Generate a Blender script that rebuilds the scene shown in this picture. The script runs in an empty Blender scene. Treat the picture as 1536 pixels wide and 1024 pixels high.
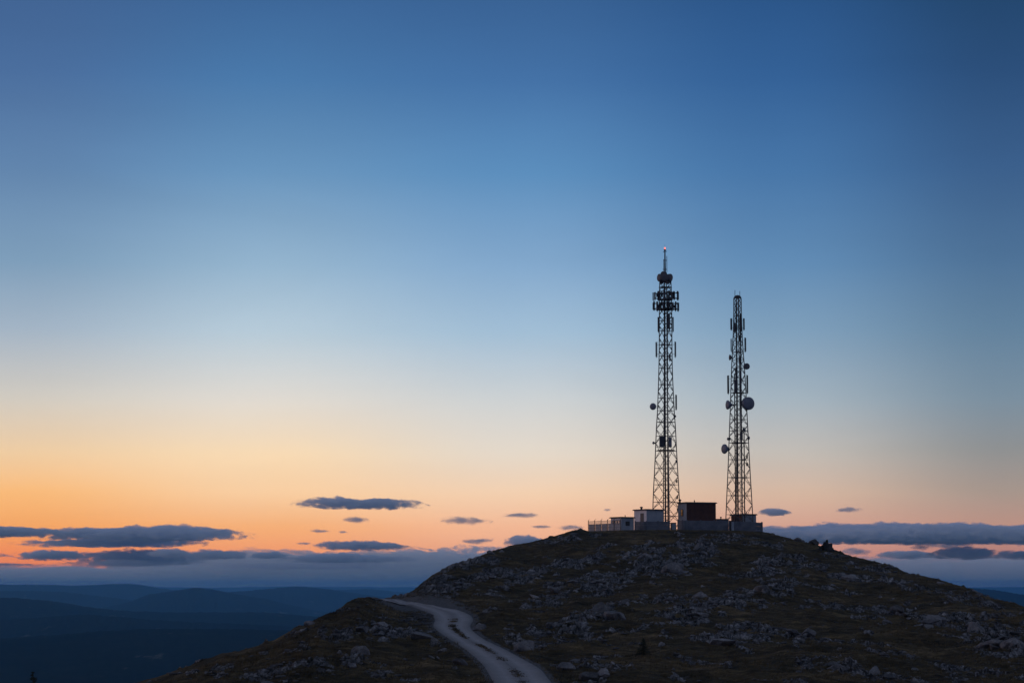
import bpy, math, random
import numpy as np
from mathutils import Vector, Matrix

rng = np.random.default_rng(11)
random.seed(11)
scene = bpy.context.scene
COL = scene.collection
PI = math.pi

# ------------------------------------------------------------------ camera model
F = 3627.0                                   # focal length in photo pixels (85 mm on 36 mm)
TILT = math.atan((878 - 512) / F)            # looks slightly upward
cT, sT = math.cos(TILT), math.sin(TILT)

def P(px, py, D):
    """world point seen at photo position (px, py), D metres ahead"""
    xc, yc = (px - 768) / F, (512 - py) / F
    k = D / (cT - yc * sT)
    return Vector((xc * k, D, (sT + yc * cT) * k))

def e_of(py):                                # slope Z/Y of a photo row
    return np.tan(np.arctan((512 - py) / F) + TILT)

def u_of(px, py=880.0):
    return (px - 768) / F / (cT - (512 - py) / F * sT)

def px_of_u(u, py=880.0):
    return 768 + u * F * (cT - (512 - py) / F * sT)

def srgb(r, g, b):
    f = lambda c: c / 12.92 if c <= 0.04045 else ((c + 0.055) / 1.055) ** 2.4
    return (f(r / 255), f(g / 255), f(b / 255), 1.0)

# ------------------------------------------------------------------ numpy noise
def _h(ix, iy, s):
    n = (ix.astype(np.int64) * 374761393 + iy.astype(np.int64) * 668265263 + s * 974711) & 0xFFFFFFFF
    n = ((n ^ (n >> 13)) * 1274126177) & 0xFFFFFFFF
    n = ((n ^ (n >> 16)) * 2246822519) & 0xFFFFFFFF
    return ((n ^ (n >> 15)) & 0xFFFFFF) / float(0xFFFFFF)

def vnoise(x, y, s=0):
    x, y = np.asarray(x, float), np.asarray(y, float)
    ix, iy = np.floor(x), np.floor(y)
    fx, fy = x - ix, y - iy
    fx, fy = fx * fx * fx * (fx * (fx * 6 - 15) + 10), fy * fy * fy * (fy * (fy * 6 - 15) + 10)
    a, b = _h(ix, iy, s), _h(ix + 1, iy, s)
    c, d = _h(ix, iy + 1, s), _h(ix + 1, iy + 1, s)
    return (a + (b - a) * fx) * (1 - fy) + (c + (d - c) * fx) * fy

def fbm(x, y, s=0, octv=4, gain=0.5):
    v, a, t = 0.0, 1.0, 0.0
    x, y = np.asarray(x, float), np.asarray(y, float)
    for o in range(octv):
        v = v + a * vnoise(x, y, s + o * 17); t += a
        x, y = x * 2.03 + 3.1, y * 2.03 + 7.7; a *= gain
    return v / t

def worley(x, y, s=0):
    """distance to nearest and second nearest point, and the cell's random value"""
    ix, iy = np.floor(x), np.floor(y)
    d1 = np.full(np.shape(x), 9.0); d2 = d1.copy(); cid = np.zeros(np.shape(x))
    for dx in (-1, 0, 1):
        for dy in (-1, 0, 1):
            cx, cy = ix + dx, iy + dy
            qx, qy = cx + _h(cx, cy, s), cy + _h(cx, cy, s + 5)
            d = np.hypot(x - qx, y - qy)
            near = d < d1
            d2 = np.where(near, d1, np.minimum(d2, d))
            cid = np.where(near, _h(cx, cy, s + 9), cid)
            d1 = np.where(near, d, d1)
    return d1, d2, cid

def sstep(a, b, x):
    t = np.clip((x - a) / (b - a), 0, 1)
    return t * t * (3 - 2 * t)

# ------------------------------------------------------------------ object helpers
def tag(o, label=None, cat=None, group=None, kind=None):
    if label: o['label'] = label
    if cat: o['category'] = cat
    if group: o['group'] = group
    if kind: o['kind'] = kind
    return o

def link(name, me, m=None, parent=None):
    o = bpy.data.objects.new(name, me)
    COL.objects.link(o)
    if parent: o.parent = parent
    if m and me is not None and not me.materials: me.materials.append(m)
    return o

def empty(name, loc, rz=0.0):
    o = bpy.data.objects.new(name, None)
    COL.objects.link(o); o.location = loc; o.rotation_euler = (0, 0, rz)
    o.empty_display_size = 0.5
    return o

def grid_mesh(name, V, nr, nc, smooth=True, wrap=False):
    """V is (nr*nc, 3), row-major"""
    me = bpy.data.meshes.new(name)
    r, c = np.meshgrid(np.arange(nr - 1), np.arange(nc if wrap else nc - 1), indexing='ij')
    c2 = (c + 1) % nc
    q = np.stack([r * nc + c, r * nc + c2, (r + 1) * nc + c2, (r + 1) * nc + c], -1).reshape(-1, 4)
    return raw_mesh(me, V, q, 4, smooth)

def raw_mesh(me, V, q, k, smooth=False):
    q = np.asarray(q, np.int32)
    me.vertices.add(len(V)); me.vertices.foreach_set('co', np.asarray(V, np.float32).ravel())
    me.loops.add(q.size); me.loops.foreach_set('vertex_index', q.ravel())
    me.polygons.add(len(q))
    me.polygons.foreach_set('loop_start', np.arange(0, q.size, k, dtype=np.int32))
    if smooth: me.polygons.foreach_set('use_smooth', np.ones(len(q), bool))
    me.update(calc_edges=True); me.validate()
    return me

class MB:
    """collects shapes and links them as ONE mesh object"""
    def __init__(s): s.v, s.f = [], []
    def add(s, vs, fs):
        n = len(s.v); s.v += [tuple(v) for v in vs]; s.f += [tuple(i + n for i in f) for f in fs]; return s
    def box(s, lo, hi, M=None):
        x0, y0, z0 = lo; x1, y1, z1 = hi
        vs = [Vector(p) for p in ((x0,y0,z0),(x1,y0,z0),(x1,y1,z0),(x0,y1,z0),(x0,y0,z1),(x1,y0,z1),(x1,y1,z1),(x0,y1,z1))]
        if M: vs = [M @ v for v in vs]
        return s.add(vs, [(0,3,2,1),(4,5,6,7),(0,1,5,4),(1,2,6,5),(2,3,7,6),(3,0,4,7)])
    def bar(s, a, b, w, n=4, w2=None):
        a, b = Vector(a), Vector(b); d = (b - a)
        if d.length < 1e-6: return s
        z = d.normalized(); x = z.orthogonal().normalized() if abs(z.z) > .99 else Vector((0,0,1)).cross(z).normalized()
        y = z.cross(x); w2 = w if w2 is None else w2
        vs = []
        for p, r in ((a, w), (b, w2)):
            for k in range(n):
                t = 2 * PI * (k + .5) / n
                vs.append(p + (x * math.cos(t) + y * math.sin(t)) * r)
        fs = [(k, (k + 1) % n, n + (k + 1) % n, n + k) for k in range(n)]
        return s.add(vs, fs + [tuple(range(n))[::-1], tuple(range(n, 2 * n))])
    def path(s, pts, w, n=6):
        """one connected tube along the points"""
        pts = [Vector(p) for p in pts]; vs = []; m = len(pts)
        for i, p in enumerate(pts):
            z = (pts[min(i+1, m-1)] - pts[max(i-1, 0)]).normalized()
            x = z.orthogonal().normalized() if abs(z.z) > .999 else Vector((0,0,1)).cross(z).normalized()
            if abs(z.z) > .9: x = Vector((1,0,0)) - z * z.x; x.normalize()
            y = z.cross(x)
            for k in range(n):
                t = 2 * PI * k / n
                vs.append(p + (x * math.cos(t) + y * math.sin(t)) * w)
        fs = [(i*n+k, i*n+(k+1)%n, (i+1)*n+(k+1)%n, (i+1)*n+k) for i in range(m-1) for k in range(n)]
        return s.add(vs, fs + [tuple(range(n))[::-1], tuple(range((m-1)*n, m*n))])
    def lathe(s, prof, M, n=24):
        """profile of (radius, height) turned about local z"""
        vs, m = [], len(prof)
        for r, h in prof:
            for k in range(n):
                t = 2 * PI * k / n
                vs.append(M @ Vector((r * math.cos(t), r * math.sin(t), h)))
        fs = [(i*n+k, i*n+(k+1)%n, (i+1)*n+(k+1)%n, (i+1)*n+k) for i in range(m-1) for k in range(n)]
        return s.add(vs, fs + [tuple(range(n))[::-1], tuple(range((m-1)*n, m*n))])
    def build(s, name, m, parent=None, smooth=False):
        me = bpy.data.meshes.new(name)
        me.from_pydata(s.v, [], s.f); me.update()
        if smooth: me.polygons.foreach_set('use_smooth', np.ones(len(me.polygons), bool))
        return link(name, me, m, parent)

def look_M(pos, axis):
    z = Vector(axis).normalized()
    x = z.orthogonal().normalized() if abs(z.z) > .99 else Vector((0,0,1)).cross(z).normalized()
    y = z.cross(x)
    M = Matrix((x, y, z)).transposed().to_4x4(); M.translation = Vector(pos)
    return M

# ------------------------------------------------------------------ materials
def new_mat(name):
    m = bpy.data.materials.new(name); m.use_nodes = True
    nt = m.node_tree; b = nt.nodes['Principled BSDF']
    return m, nt, b

def ramp(nt, stops, fac=None, mode='LINEAR'):
    r = nt.nodes.new('ShaderNodeValToRGB'); cr = r.color_ramp; cr.interpolation = mode
    while len(cr.elements) > 1: cr.elements.remove(cr.elements[-1])
    cr.elements[0].position = stops[0][0]; cr.elements[0].color = stops[0][1]
    for p, c in stops[1:]:
        e = cr.elements.new(p); e.color = c
    if fac is not None: nt.links.new(fac, r.inputs[0])
    return r.outputs[0]

def noise(nt, scale, detail=5, rough=.6, vec=None, dist=0.0):
    n = nt.nodes.new('ShaderNodeTexNoise'); n.inputs['Scale'].default_value = scale
    n.inputs['Detail'].default_value = detail; n.inputs['Roughness'].default_value = rough
    n.inputs['Distortion'].default_value = dist
    if vec is not None: nt.links.new(vec, n.inputs['Vector'])
    return n.outputs['Fac']

def coords(nt, which='Object', scale=(1, 1, 1), rot=(0, 0, 0)):
    t = nt.nodes.new('ShaderNodeTexCoord')
    mp = nt.nodes.new('ShaderNodeMapping'); mp.inputs['Scale'].default_value = scale
    mp.inputs['Rotation'].default_value = rot
    nt.links.new(t.outputs[which], mp.inputs[0])
    return mp.outputs[0]

def mix(nt, fac, a, b, mode='MIX'):
    n = nt.nodes.new('ShaderNodeMix'); n.data_type = 'RGBA'; n.blend_type = mode
    for s, v in ((n.inputs[0], fac), (n.inputs[6], a), (n.inputs[7], b)):
        if hasattr(v, 'is_linked') or hasattr(v, 'links'): nt.links.new(v, s)
        else: s.default_value = v
    return n.outputs[2]

def math_n(nt, op, a, b=0.0):
    n = nt.nodes.new('ShaderNodeMath'); n.operation = op
    for s, v in ((n.inputs[0], a), (n.inputs[1], b)):
        if hasattr(v, 'links'): nt.links.new(v, s)
        else: s.default_value = v
    return n.outputs[0]

def bump(nt, b, h, strength=.4, dist=.1):
    n = nt.nodes.new('ShaderNodeBump'); n.inputs['Strength'].default_value = strength
    n.inputs['Distance'].default_value = dist
    nt.links.new(h, n.inputs['Height']); nt.links.new(n.outputs[0], b.inputs['Normal'])

def g(v, t=(1, 1, 1)): return (v * t[0], v * t[1], v * t[2], 1)

def varied(name, c0, c1, scale=1.5, rough=.7, metal=0.0, spec=.3, bmp=.2, bscale=8, bd=.02):
    m, nt, b = new_mat(name); v = coords(nt)
    f = noise(nt, scale, 6, .65, v)
    nt.links.new(ramp(nt, [(.35, c0), (.65, c1)], f), b.inputs['Base Color'])
    b.inputs['Roughness'].default_value = rough; b.inputs['Metallic'].default_value = metal
    b.inputs['Specular IOR Level'].default_value = spec
    if bmp: bump(nt, b, noise(nt, bscale, 5, .6, v), bmp, bd)
    return m

M_steel = varied('galvanised_steel', (.05, .051, .056, 1), (.085, .085, .09, 1), 2.0, .6, .0, .3, .1)
M_dark = varied('dark_steel', (.02, .021, .025, 1), (.035, .036, .042, 1), 2.0, .6, .0, .3, .1)
M_panel = varied('antenna_plastic', (.03, .034, .045, 1), (.05, .054, .066, 1), 1.0, .55, .0, .3, .0)
M_dish = varied('dish_paint', (.10, .12, .17, 1), (.15, .17, .22, 1), 1.2, .5, .0, .35, .0)
M_drum = varied('drum_paint', (.05, .055, .07, 1), (.09, .09, .11, 1), 1.5, .6, .0, .3, .0)
M_pale = varied('pale_render', (.56, .53, .55, 1), (.70, .66, .68, 1), .9, .8, 0, .2, .25)
M_grey = varied('grey_sheet', (.19, .225, .275, 1), (.27, .305, .35, 1), .8, .7, 0, .25, .15)
M_red = varied('red_brown_boards', (.052, .025, .020, 1), (.084, .040, .032, 1), 1.1, .75, 0, .2, .2)
M_roof = varied('roof_felt', (.05, .05, .055, 1), (.09, .09, .095, 1), 1.4, .8, 0, .2, .2)
M_conc = varied('concrete_panel', (.075, .088, .115, 1), (.13, .145, .175, 1), .7, .85, 0, .2, .3)
M_wire = varied('weathered_wire', (.16, .15, .15, 1), (.24, .23, .22, 1), 1.0, .6, 0, .3, 0)
M_door = varied('painted_door', (.07, .06, .06, 1), (.11, .095, .09, 1), 1.0, .6, 0, .3, .1)

def glass_mat():
    m, nt, b = new_mat('window_glass')
    b.inputs['Base Color'].default_value = (.06, .06, .07, 1)
    b.inputs['Roughness'].default_value = .06; b.inputs['Specular IOR Level'].default_value = 1.0
    b.inputs['Metallic'].default_value = .6
    bump(nt, b, noise(nt, 2, 2, .5, coords(nt)), .05, .02)
    return m
M_glass = glass_mat()

def rock_nodes(nt, v):
    n1 = noise(nt, .55, 8, .68, v, .4)
    n2 = noise(nt, 5.0, 6, .7, v)
    c = ramp(nt, [(.30, (.035, .036, .042, 1)), (.45, (.12, .121, .13, 1)), (.58, (.19, .188, .196, 1)), (.72, (.30, .297, .30, 1))], n1)
    c = mix(nt, .8, c, ramp(nt, [(.3, g(.5)), (.7, g(1.35))], n2), 'MULTIPLY')
    lich = ramp(nt, [(.56, g(0)), (.70, g(1))], noise(nt, 1.7, 6, .7, v))
    return mix(nt, math_n(nt, 'MULTIPLY', lich, .55), c, (.045, .042, .026, 1)), n2, n1

def rock_mat():
    m, nt, b = new_mat('weathered_rock'); v = coords(nt, 'Object')
    oi = nt.nodes.new('ShaderNodeObjectInfo')
    geo = nt.nodes.new('ShaderNodeNewGeometry')
    c, h, h1 = rock_nodes(nt, geo.outputs['Position'])
    k = ramp(nt, [(0, g(.45)), (1, g(1.1))], oi.outputs['Random'])
    nt.links.new(mix(nt, 1.0, c, k, 'MULTIPLY'), b.inputs['Base Color'])
    b.inputs['Roughness'].default_value = .85; b.inputs['Specular IOR Level'].default_value = .2
    bump(nt, b, math_n(nt, 'ADD', h, math_n(nt, 'MULTIPLY', h1, 2.0)), .9, .12)
    return m
M_rock = rock_mat()

def terrain_mat():
    m, nt, b = new_mat('fell_ground')
    geo = nt.nodes.new('ShaderNodeNewGeometry'); pos = geo.outputs['Position']
    mp = nt.nodes.new('ShaderNodeMapping'); nt.links.new(pos, mp.inputs[0])
    mp.inputs['Rotation'].default_value = (0, 0, math.radians(-14)); mp.inputs['Scale'].default_value = (.55, 1.0, 1.0)
    v = mp.outputs[0]
    n1 = noise(nt, .16, 7, .62, v, .6)
    n2 = noise(nt, .9, 7, .7, v, .3)
    n3 = noise(nt, 4.5, 5, .7, pos)
    grass = ramp(nt, [(.32, (.013, .012, .008, 1)), (.44, (.042, .034, .016, 1)), (.54, (.090, .066, .032, 1)), (.66, (.16, .115, .060, 1))], n1)
    heath = ramp(nt, [(.36, (.010, .009, .007, 1)), (.52, (.052, .041, .022, 1)), (.68, (.145, .105, .056, 1))], n2)
    c = mix(nt, .5, grass, heath)
    mp2 = nt.nodes.new('ShaderNodeMapping'); nt.links.new(pos, mp2.inputs[0]); mp2.inputs['Scale'].default_value = (.35, .8, .8)
    c = mix(nt, .8, c, ramp(nt, [(.34, g(.35)), (.5, g(1.0)), (.66, g(1.9))], noise(nt, .75, 6, .72, mp2.outputs[0], .5)), 'MULTIPLY')
    c = mix(nt, .85, c, ramp(nt, [(.3, g(.4)), (.7, g(1.45))], n3), 'MULTIPLY')
    at = nt.nodes.new('ShaderNodeAttribute'); at.attribute_name = 'rock'
    rc, rh, rh1 = rock_nodes(nt, pos)
    mps = nt.nodes.new('ShaderNodeMapping'); nt.links.new(pos, mps.inputs[0]); mps.vector_type = 'POINT'
    mps.inputs['Rotation'].default_value = (0, 0, -1.15); mps.inputs['Scale'].default_value = (.5, 1.9, 1.0)
    st = noise(nt, 1.6, 6, .75, mps.outputs[0], .4)
    rf = math_n(nt, 'ADD', at.outputs['Fac'], math_n(nt, 'MULTIPLY', math_n(nt, 'SUBTRACT', n2, .5), .7))
    rf = math_n(nt, 'ADD', rf, math_n(nt, 'MULTIPLY', math_n(nt, 'SUBTRACT', st, .5), 1.5))
    rfac = ramp(nt, [(.43, g(0)), (.50, g(1))], rf)
    ct = nt.nodes.new('ShaderNodeAttribute'); ct.attribute_name = 'tone'
    rc = mix(nt, 1.0, rc, ramp(nt, [(0, g(.38)), (.5, g(.95)), (1, g(1.75))], ct.outputs['Fac']), 'MULTIPLY')
    rc = mix(nt, .9, rc, ramp(nt, [(.36, g(.30)), (.5, g(1.0)), (.64, g(1.65))], noise(nt, 3.6, 6, .78, mps.outputs[0], .3)), 'MULTIPLY')
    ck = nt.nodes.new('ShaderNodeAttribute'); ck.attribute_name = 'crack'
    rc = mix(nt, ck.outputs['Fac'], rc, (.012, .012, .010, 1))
    c = mix(nt, rfac, c, rc)
    ag = nt.nodes.new('ShaderNodeAttribute'); ag.attribute_name = 'gravel'
    gc = ramp(nt, [(.35, (.045, .045, .047, 1)), (.65, (.14, .138, .14, 1))], noise(nt, 3.5, 6, .75, pos))
    gf = ramp(nt, [(.45, g(0)), (.6, g(1))], math_n(nt, 'ADD', ag.outputs['Fac'], math_n(nt, 'MULTIPLY', math_n(nt, 'SUBTRACT', n2, .5), .8)))
    c = mix(nt, gf, c, gc)
    nt.links.new(c, b.inputs['Base Color'])
    b.inputs['Roughness'].default_value = .95; b.inputs['Specular IOR Level'].default_value = .1
    h = math_n(nt, 'ADD', n3, math_n(nt, 'MULTIPLY', n2, 2.5))
    bump(nt, b, h, .9, .25)
    return m
M_terrain = terrain_mat()

def road_mat():
    m, nt, b = new_mat('gravel_road')
    geo = nt.nodes.new('ShaderNodeNewGeometry'); pos = geo.outputs['Position']
    aa = nt.nodes.new('ShaderNodeAttribute'); aa.attribute_name = 'across'
    al = nt.nodes.new('ShaderNodeAttribute'); al.attribute_name = 'grassy'
    n1 = noise(nt, .5, 6, .65, pos); n2 = noise(nt, 9, 5, .75, pos)
    c = ramp(nt, [(.32, (.205, .20, .207, 1)), (.68, (.245, .239, .245, 1))], n1)
    c = mix(nt, .8, c, ramp(nt, [(.3, g(.7)), (.7, g(1.2))], n2), 'MULTIPLY')
    wear = ramp(nt, [(0, g(.66)), (.08, g(.84)), (.27, g(1.18)), (.41, g(.88)), (.5, g(.72)), (.59, g(.88)), (.73, g(1.18)), (.92, g(.84)), (1, g(.66))], aa.outputs['Fac'])
    c = mix(nt, .9, c, wear, 'MULTIPLY')
    mp = nt.nodes.new('ShaderNodeMapping'); nt.links.new(pos, mp.inputs[0]); mp.inputs['Scale'].default_value = (.45, 1.5, 1)
    gr = ramp(nt, [(.45, g(0)), (.52, g(1))], math_n(nt, 'ADD', noise(nt, 4.6, 6, .75, mp.outputs[0]), math_n(nt, 'SUBTRACT', al.outputs['Fac'], .92)))
    c = mix(nt, math_n(nt, 'MULTIPLY', gr, .62), c, (.035, .034, .026, 1))
    nt.links.new(c, b.inputs['Base Color'])
    b.inputs['Roughness'].default_value = .9; b.inputs['Specular IOR Level'].default_value = .15
    bump(nt, b, math_n(nt, 'ADD', n2, n1), .7, .06)
    return m
M_road = road_mat()

def blade_mat(name, a, c):
    m, nt, b = new_mat(name)
    geo = nt.nodes.new('ShaderNodeNewGeometry')
    f = noise(nt, .35, 6, .7, geo.outputs['Position'])
    nt.links.new(ramp(nt, [(.36, a), (.64, c)], f), b.inputs['Base Color'])
    b.inputs['Roughness'].default_value = .9; b.inputs['Specular IOR Level'].default_value = .1
    return m
M_blade = blade_mat('dry_grass', (.017, .015, .008, 1), (.13, .094, .048, 1))
M_needle = blade_mat('needles', (.008, .013, .009, 1), (.022, .030, .017, 1))
M_bark = varied('bark', (.03, .024, .019, 1), (.055, .045, .036, 1), 6, .9, 0, .1, .5)

def forest_mat(name, a, b_, field, thr):
    m, nt, b = new_mat(name)
    geo = nt.nodes.new('ShaderNodeNewGeometry'); pos = geo.outputs['Position']
    n1 = noise(nt, .0022, 8, .6, pos, .4); n2 = noise(nt, .02, 6, .7, pos)
    c = mix(nt, .5, ramp(nt, [(.35, a), (.65, b_)], n1), ramp(nt, [(.35, a), (.65, b_)], n2))
    mp = nt.nodes.new('ShaderNodeMapping'); nt.links.new(pos, mp.inputs[0]); mp.inputs['Scale'].default_value = (1, .35, 1)
    fl = ramp(nt, [(thr, g(0)), (thr + .06, g(1))], noise(nt, .009, 6, .65, mp.outputs[0]))
    c = mix(nt, fl, c, field)
    nt.links.new(c, b.inputs['Base Color'])
    b.inputs['Roughness'].default_value = 1; b.inputs['Specular IOR Level'].default_value = 0
    bump(nt, b, n2, .6, 12)
    return m
M_forest = forest_mat('distant_forest', (.002, .004, .005, 1), (.014, .018, .014, 1), (.07, .07, .06, 1), .63)
M_valley = forest_mat('valley_woods', (.014, .02, .016, 1), (.03, .037, .028, 1), (.08, .08, .065, 1), .62)

# ------------------------------------------------------------------ the hill as a height field
R_PX = np.array([-900,-500,-300,-100, 60, 160, 220, 330, 380, 412, 443, 475, 507, 522, 538, 557, 575, 600, 609, 617, 633, 649, 665, 684, 700, 722, 747, 765, 812, 840, 859, 880, 930,1000,1100,1144,1184,1215,1252,1277,1326,1357,1385,1416,1450,1472,1494,1536,1600,1700,1900,2400])
R_PY = np.array([1320,1250,1200,1140,1083,1047,1024, 986, 974, 963, 946, 932, 917, 906, 899, 897, 898, 899, 897, 889, 876, 865, 857, 846, 840, 831, 824, 820, 809, 803, 798, 797, 795, 794, 795, 797, 804, 812, 823, 833, 847, 858, 866, 875, 884, 890, 898, 912, 935, 970,1040,1200.])
R_YX = np.array([-900, 220, 412, 475, 538, 560, 609, 633, 700, 780, 880,1000,1144,1240,1330,1450,1536,1700,2400])
R_Y  = np.array([ 270, 275, 295, 305, 330, 342, 352, 364, 394, 420, 437, 440, 438, 425, 400, 365, 340, 310, 290.])
YB, A_ = 225.0, .35

def ridge(px): return np.interp(px, R_PX, R_PY), np.interp(px, R_YX, R_Y)
def pyb(px):   # row at the hill's foot (below the frame)
    return np.maximum(1120.0, ridge(px)[0] + 60)

def flat_len(px): return 3 + 47 * sstep(855, 885, px) * (1 - sstep(1150, 1185, px))

def base_z(X, Y):
    """smooth height of the hill"""
    X, Y = np.asarray(X, float), np.asarray(Y, float)
    px = px_of_u(X / np.maximum(Y, 1e-3))
    rp, rY = ridge(px); pb = pyb(px)
    G = np.clip((Y - YB) / (rY - YB), 0, 1)
    t = (-A_ + np.sqrt(A_ * A_ + 4 * (1 - A_) * G)) / (2 * (1 - A_))
    z_front = e_of(pb + (rp - pb) * t) * Y
    fl = flat_len(px)
    d = np.maximum(Y - rY - fl, 0)
    z_back = e_of(rp) * np.minimum(Y, rY + fl) - np.where(d < 120, .0026 * d * d, 37.4 + (d - 120) * .62)
    zf = e_of(pb) * YB
    near = np.interp(Y, [0, 10, 30, 80, 150, 225], [0, .0, .12, .55, .95, 1.0])
    z_near = -1.7 + near * (zf + 1.7) - 6 * np.sin(PI * np.clip((Y - 20) / 205, 0, 1))
    z = np.where(Y < YB, z_near, np.where(Y > rY, z_back, z_front))
    return np.maximum(z, -259.0)

def G0(px, py):
    """where the photo position (px, py) meets the smooth hill: X, Y"""
    px = np.asarray(px, float); py = np.asarray(py, float)
    for _ in range(1):
        u = u_of(px, py); q = px_of_u(u)
        rp, rY = ridge(q); pb = pyb(q)
        t = np.clip((py - pb) / (rp - pb), 0, 1)
        Y = YB + (rY - YB) * (A_ * t + (1 - A_) * t * t)
    return u * Y, Y

# the gravel road: paired edges as seen, turned into ground points
ROAD = [(1160, 800, 925), (1110, 782, 900), (1060, 760, 858), (1024, 741.5, 828), (1000, 728, 806), (977, 704, 765), (961, 681, 731),
        (948, 661, 712), (938, 651, 705), (928, 653, 709), (919, 646, 699), (912, 631, 671), (906.5, 607, 641), (902, 586, 618), (899.5, 572, 603)]
rl = [G0(a, y) for y, a, b in ROAD]; rr = [G0(b, y) for y, a, b in ROAD]
rl = np.array(rl); rr = np.array(rr)
# over the crest and down the far side
for k in range(1, 5):
    rl = np.vstack([rl, rl[-1] + np.array([-1.2 - .6 * k, 2.6])]); rr = np.vstack([rr, rr[-1] + np.array([-1.0 - .6 * k, 2.9])])
def resample(a, n):
    """Catmull-Rom through the points"""
    m = len(a); ts = np.linspace(0, m - 1.0001, n); i = ts.astype(int); f = (ts - i)[:, None]
    g_ = lambda k: a[np.clip(k, 0, m - 1)]
    p0, p1, p2, p3 = g_(i - 1), g_(i), g_(i + 1), g_(i + 2)
    return .5 * (2 * p1 + (p2 - p0) * f + (2 * p0 - 5 * p1 + 4 * p2 - p3) * f**2 + (3 * p1 - p0 - 3 * p2 + p3) * f**3)
RL, RR = resample(rl, 320), resample(rr, 320)
RC = (RL + RR) / 2; RW = np.hypot(*(RR - RL).T) / 2
def road_dist(X, Y):
    """signed distance outside the road edge (metres), chunked"""
    X, Y = np.ravel(X), np.ravel(Y); out = np.full(X.shape, 99.0)
    near = np.where((Y < 385) & (X > RC[:, 0].min() - 12) & (X < RC[:, 0].max() + 12) & (Y > 200))[0]
    C, W = RC[::2], RW[::2]
    for c in np.array_split(near, max(1, len(near) // 40000)):
        if len(c): out[c] = np.min(np.hypot(X[c, None] - C[:, 0], Y[c, None] - C[:, 1]) - W, axis=1)
    return out

# outcrop bands: ((px, py), (px, py), half width in metres, strength)
BANDS = [((785, 957), (936, 914), 3.2, 1), ((812, 897), (905, 862), 4.8, 1), ((900, 868), (988, 826), 3.8, 1), ((640, 892), (760, 856), 3.4, .95),
         ((995, 858), (1048, 818), 4.0, 1), ((1020, 836), (1090, 808), 4.0, .85), ((958, 908), (1014, 889), 3.0, .95), ((1036, 930), (1122, 898), 5.0, .95),
         ((1062, 962), (1125, 955), 3.2, 1), ((1122, 902), (1165, 882), 3.2, .95), ((1138, 858), (1192, 832), 3.8, .9), ((1195, 842), (1290, 868), 3.4, .9),
         ((1165, 874), (1260, 888), 2.6, .9), ((1318, 868), (1372, 884), 3.0, .9), ((1328, 918), (1414, 938), 4.0, .95), ((1443, 930), (1530, 972), 5.0, 1),
         ((1122, 940), (1220, 958), 3.2, .9), ((1225, 1000), (1335, 1018), 3.2, .9), ((520, 952), (640, 948), 2.6, .95), ((470, 992), (530, 978), 2.0, .8),
         ((690, 850), (740, 838), 3.0, .8), ((800, 818), (850, 806), 2.4, .8), ((840, 996), (930, 1004), 2.2, .85), ((620, 885), (690, 850), 3.0, .85),
         ((1390, 985), (1480, 1002), 2.2, .7), ((1230, 905), (1300, 912), 2.4, .7), ((1010, 985), (1090, 1000), 1.6, .5), ((860, 940), (900, 955), 1.4, .5),
         ((710, 930), (800, 900), 1.4, .7), ((1290, 960), (1380, 985), 1.6, .6), ((380, 1012), (440, 1006), 1.8, .7), ((560, 1005), (620, 1015), 1.6, .6),
         ((1250, 830), (1330, 862), 2.0, .7), ((730, 884), (850, 840), 2.4, .85), ((860, 846), (930, 815), 2.2, .75), ((1400, 885), (1500, 918), 2.2, .7), ((940, 950), (1010, 935), 1.2, .5), ((700, 985), (735, 1010), 1.4, .6)]
BS = []
for a, b, w, s in BANDS:
    (ax, ay), (bx, by) = G0(*a), G0(*b); BS.append((ax, ay, bx, by, w * 1.12, s))
def rock_mask(X, Y):
    wob = (fbm(X * .22, Y * .16, 41, 4) - .5)
    m = np.zeros(np.shape(X))
    for ax, ay, bx, by, w, s in BS:
        dx, dy = bx - ax, by - ay; L = dx * dx + dy * dy
        t = np.clip(((X - ax) * dx + (Y - ay) * dy) / L, 0, 1)
        d = np.hypot(X - ax - t * dx, (Y - ay - t * dy) * .75)
        m = np.maximum(m, s * (1 - sstep(.25 * w, 1.25 * w, d + wob * w * 1.9)))
    bits = sstep(.67, .76, fbm(X * .33 + 9, Y * .25, 77, 4)) * .75
    m = m * (.38 + .90 * sstep(.40, .60, fbm(X * .55, Y * .45, 83, 3)))
    return np.clip(np.maximum(m, bits), 0, 1)

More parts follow.
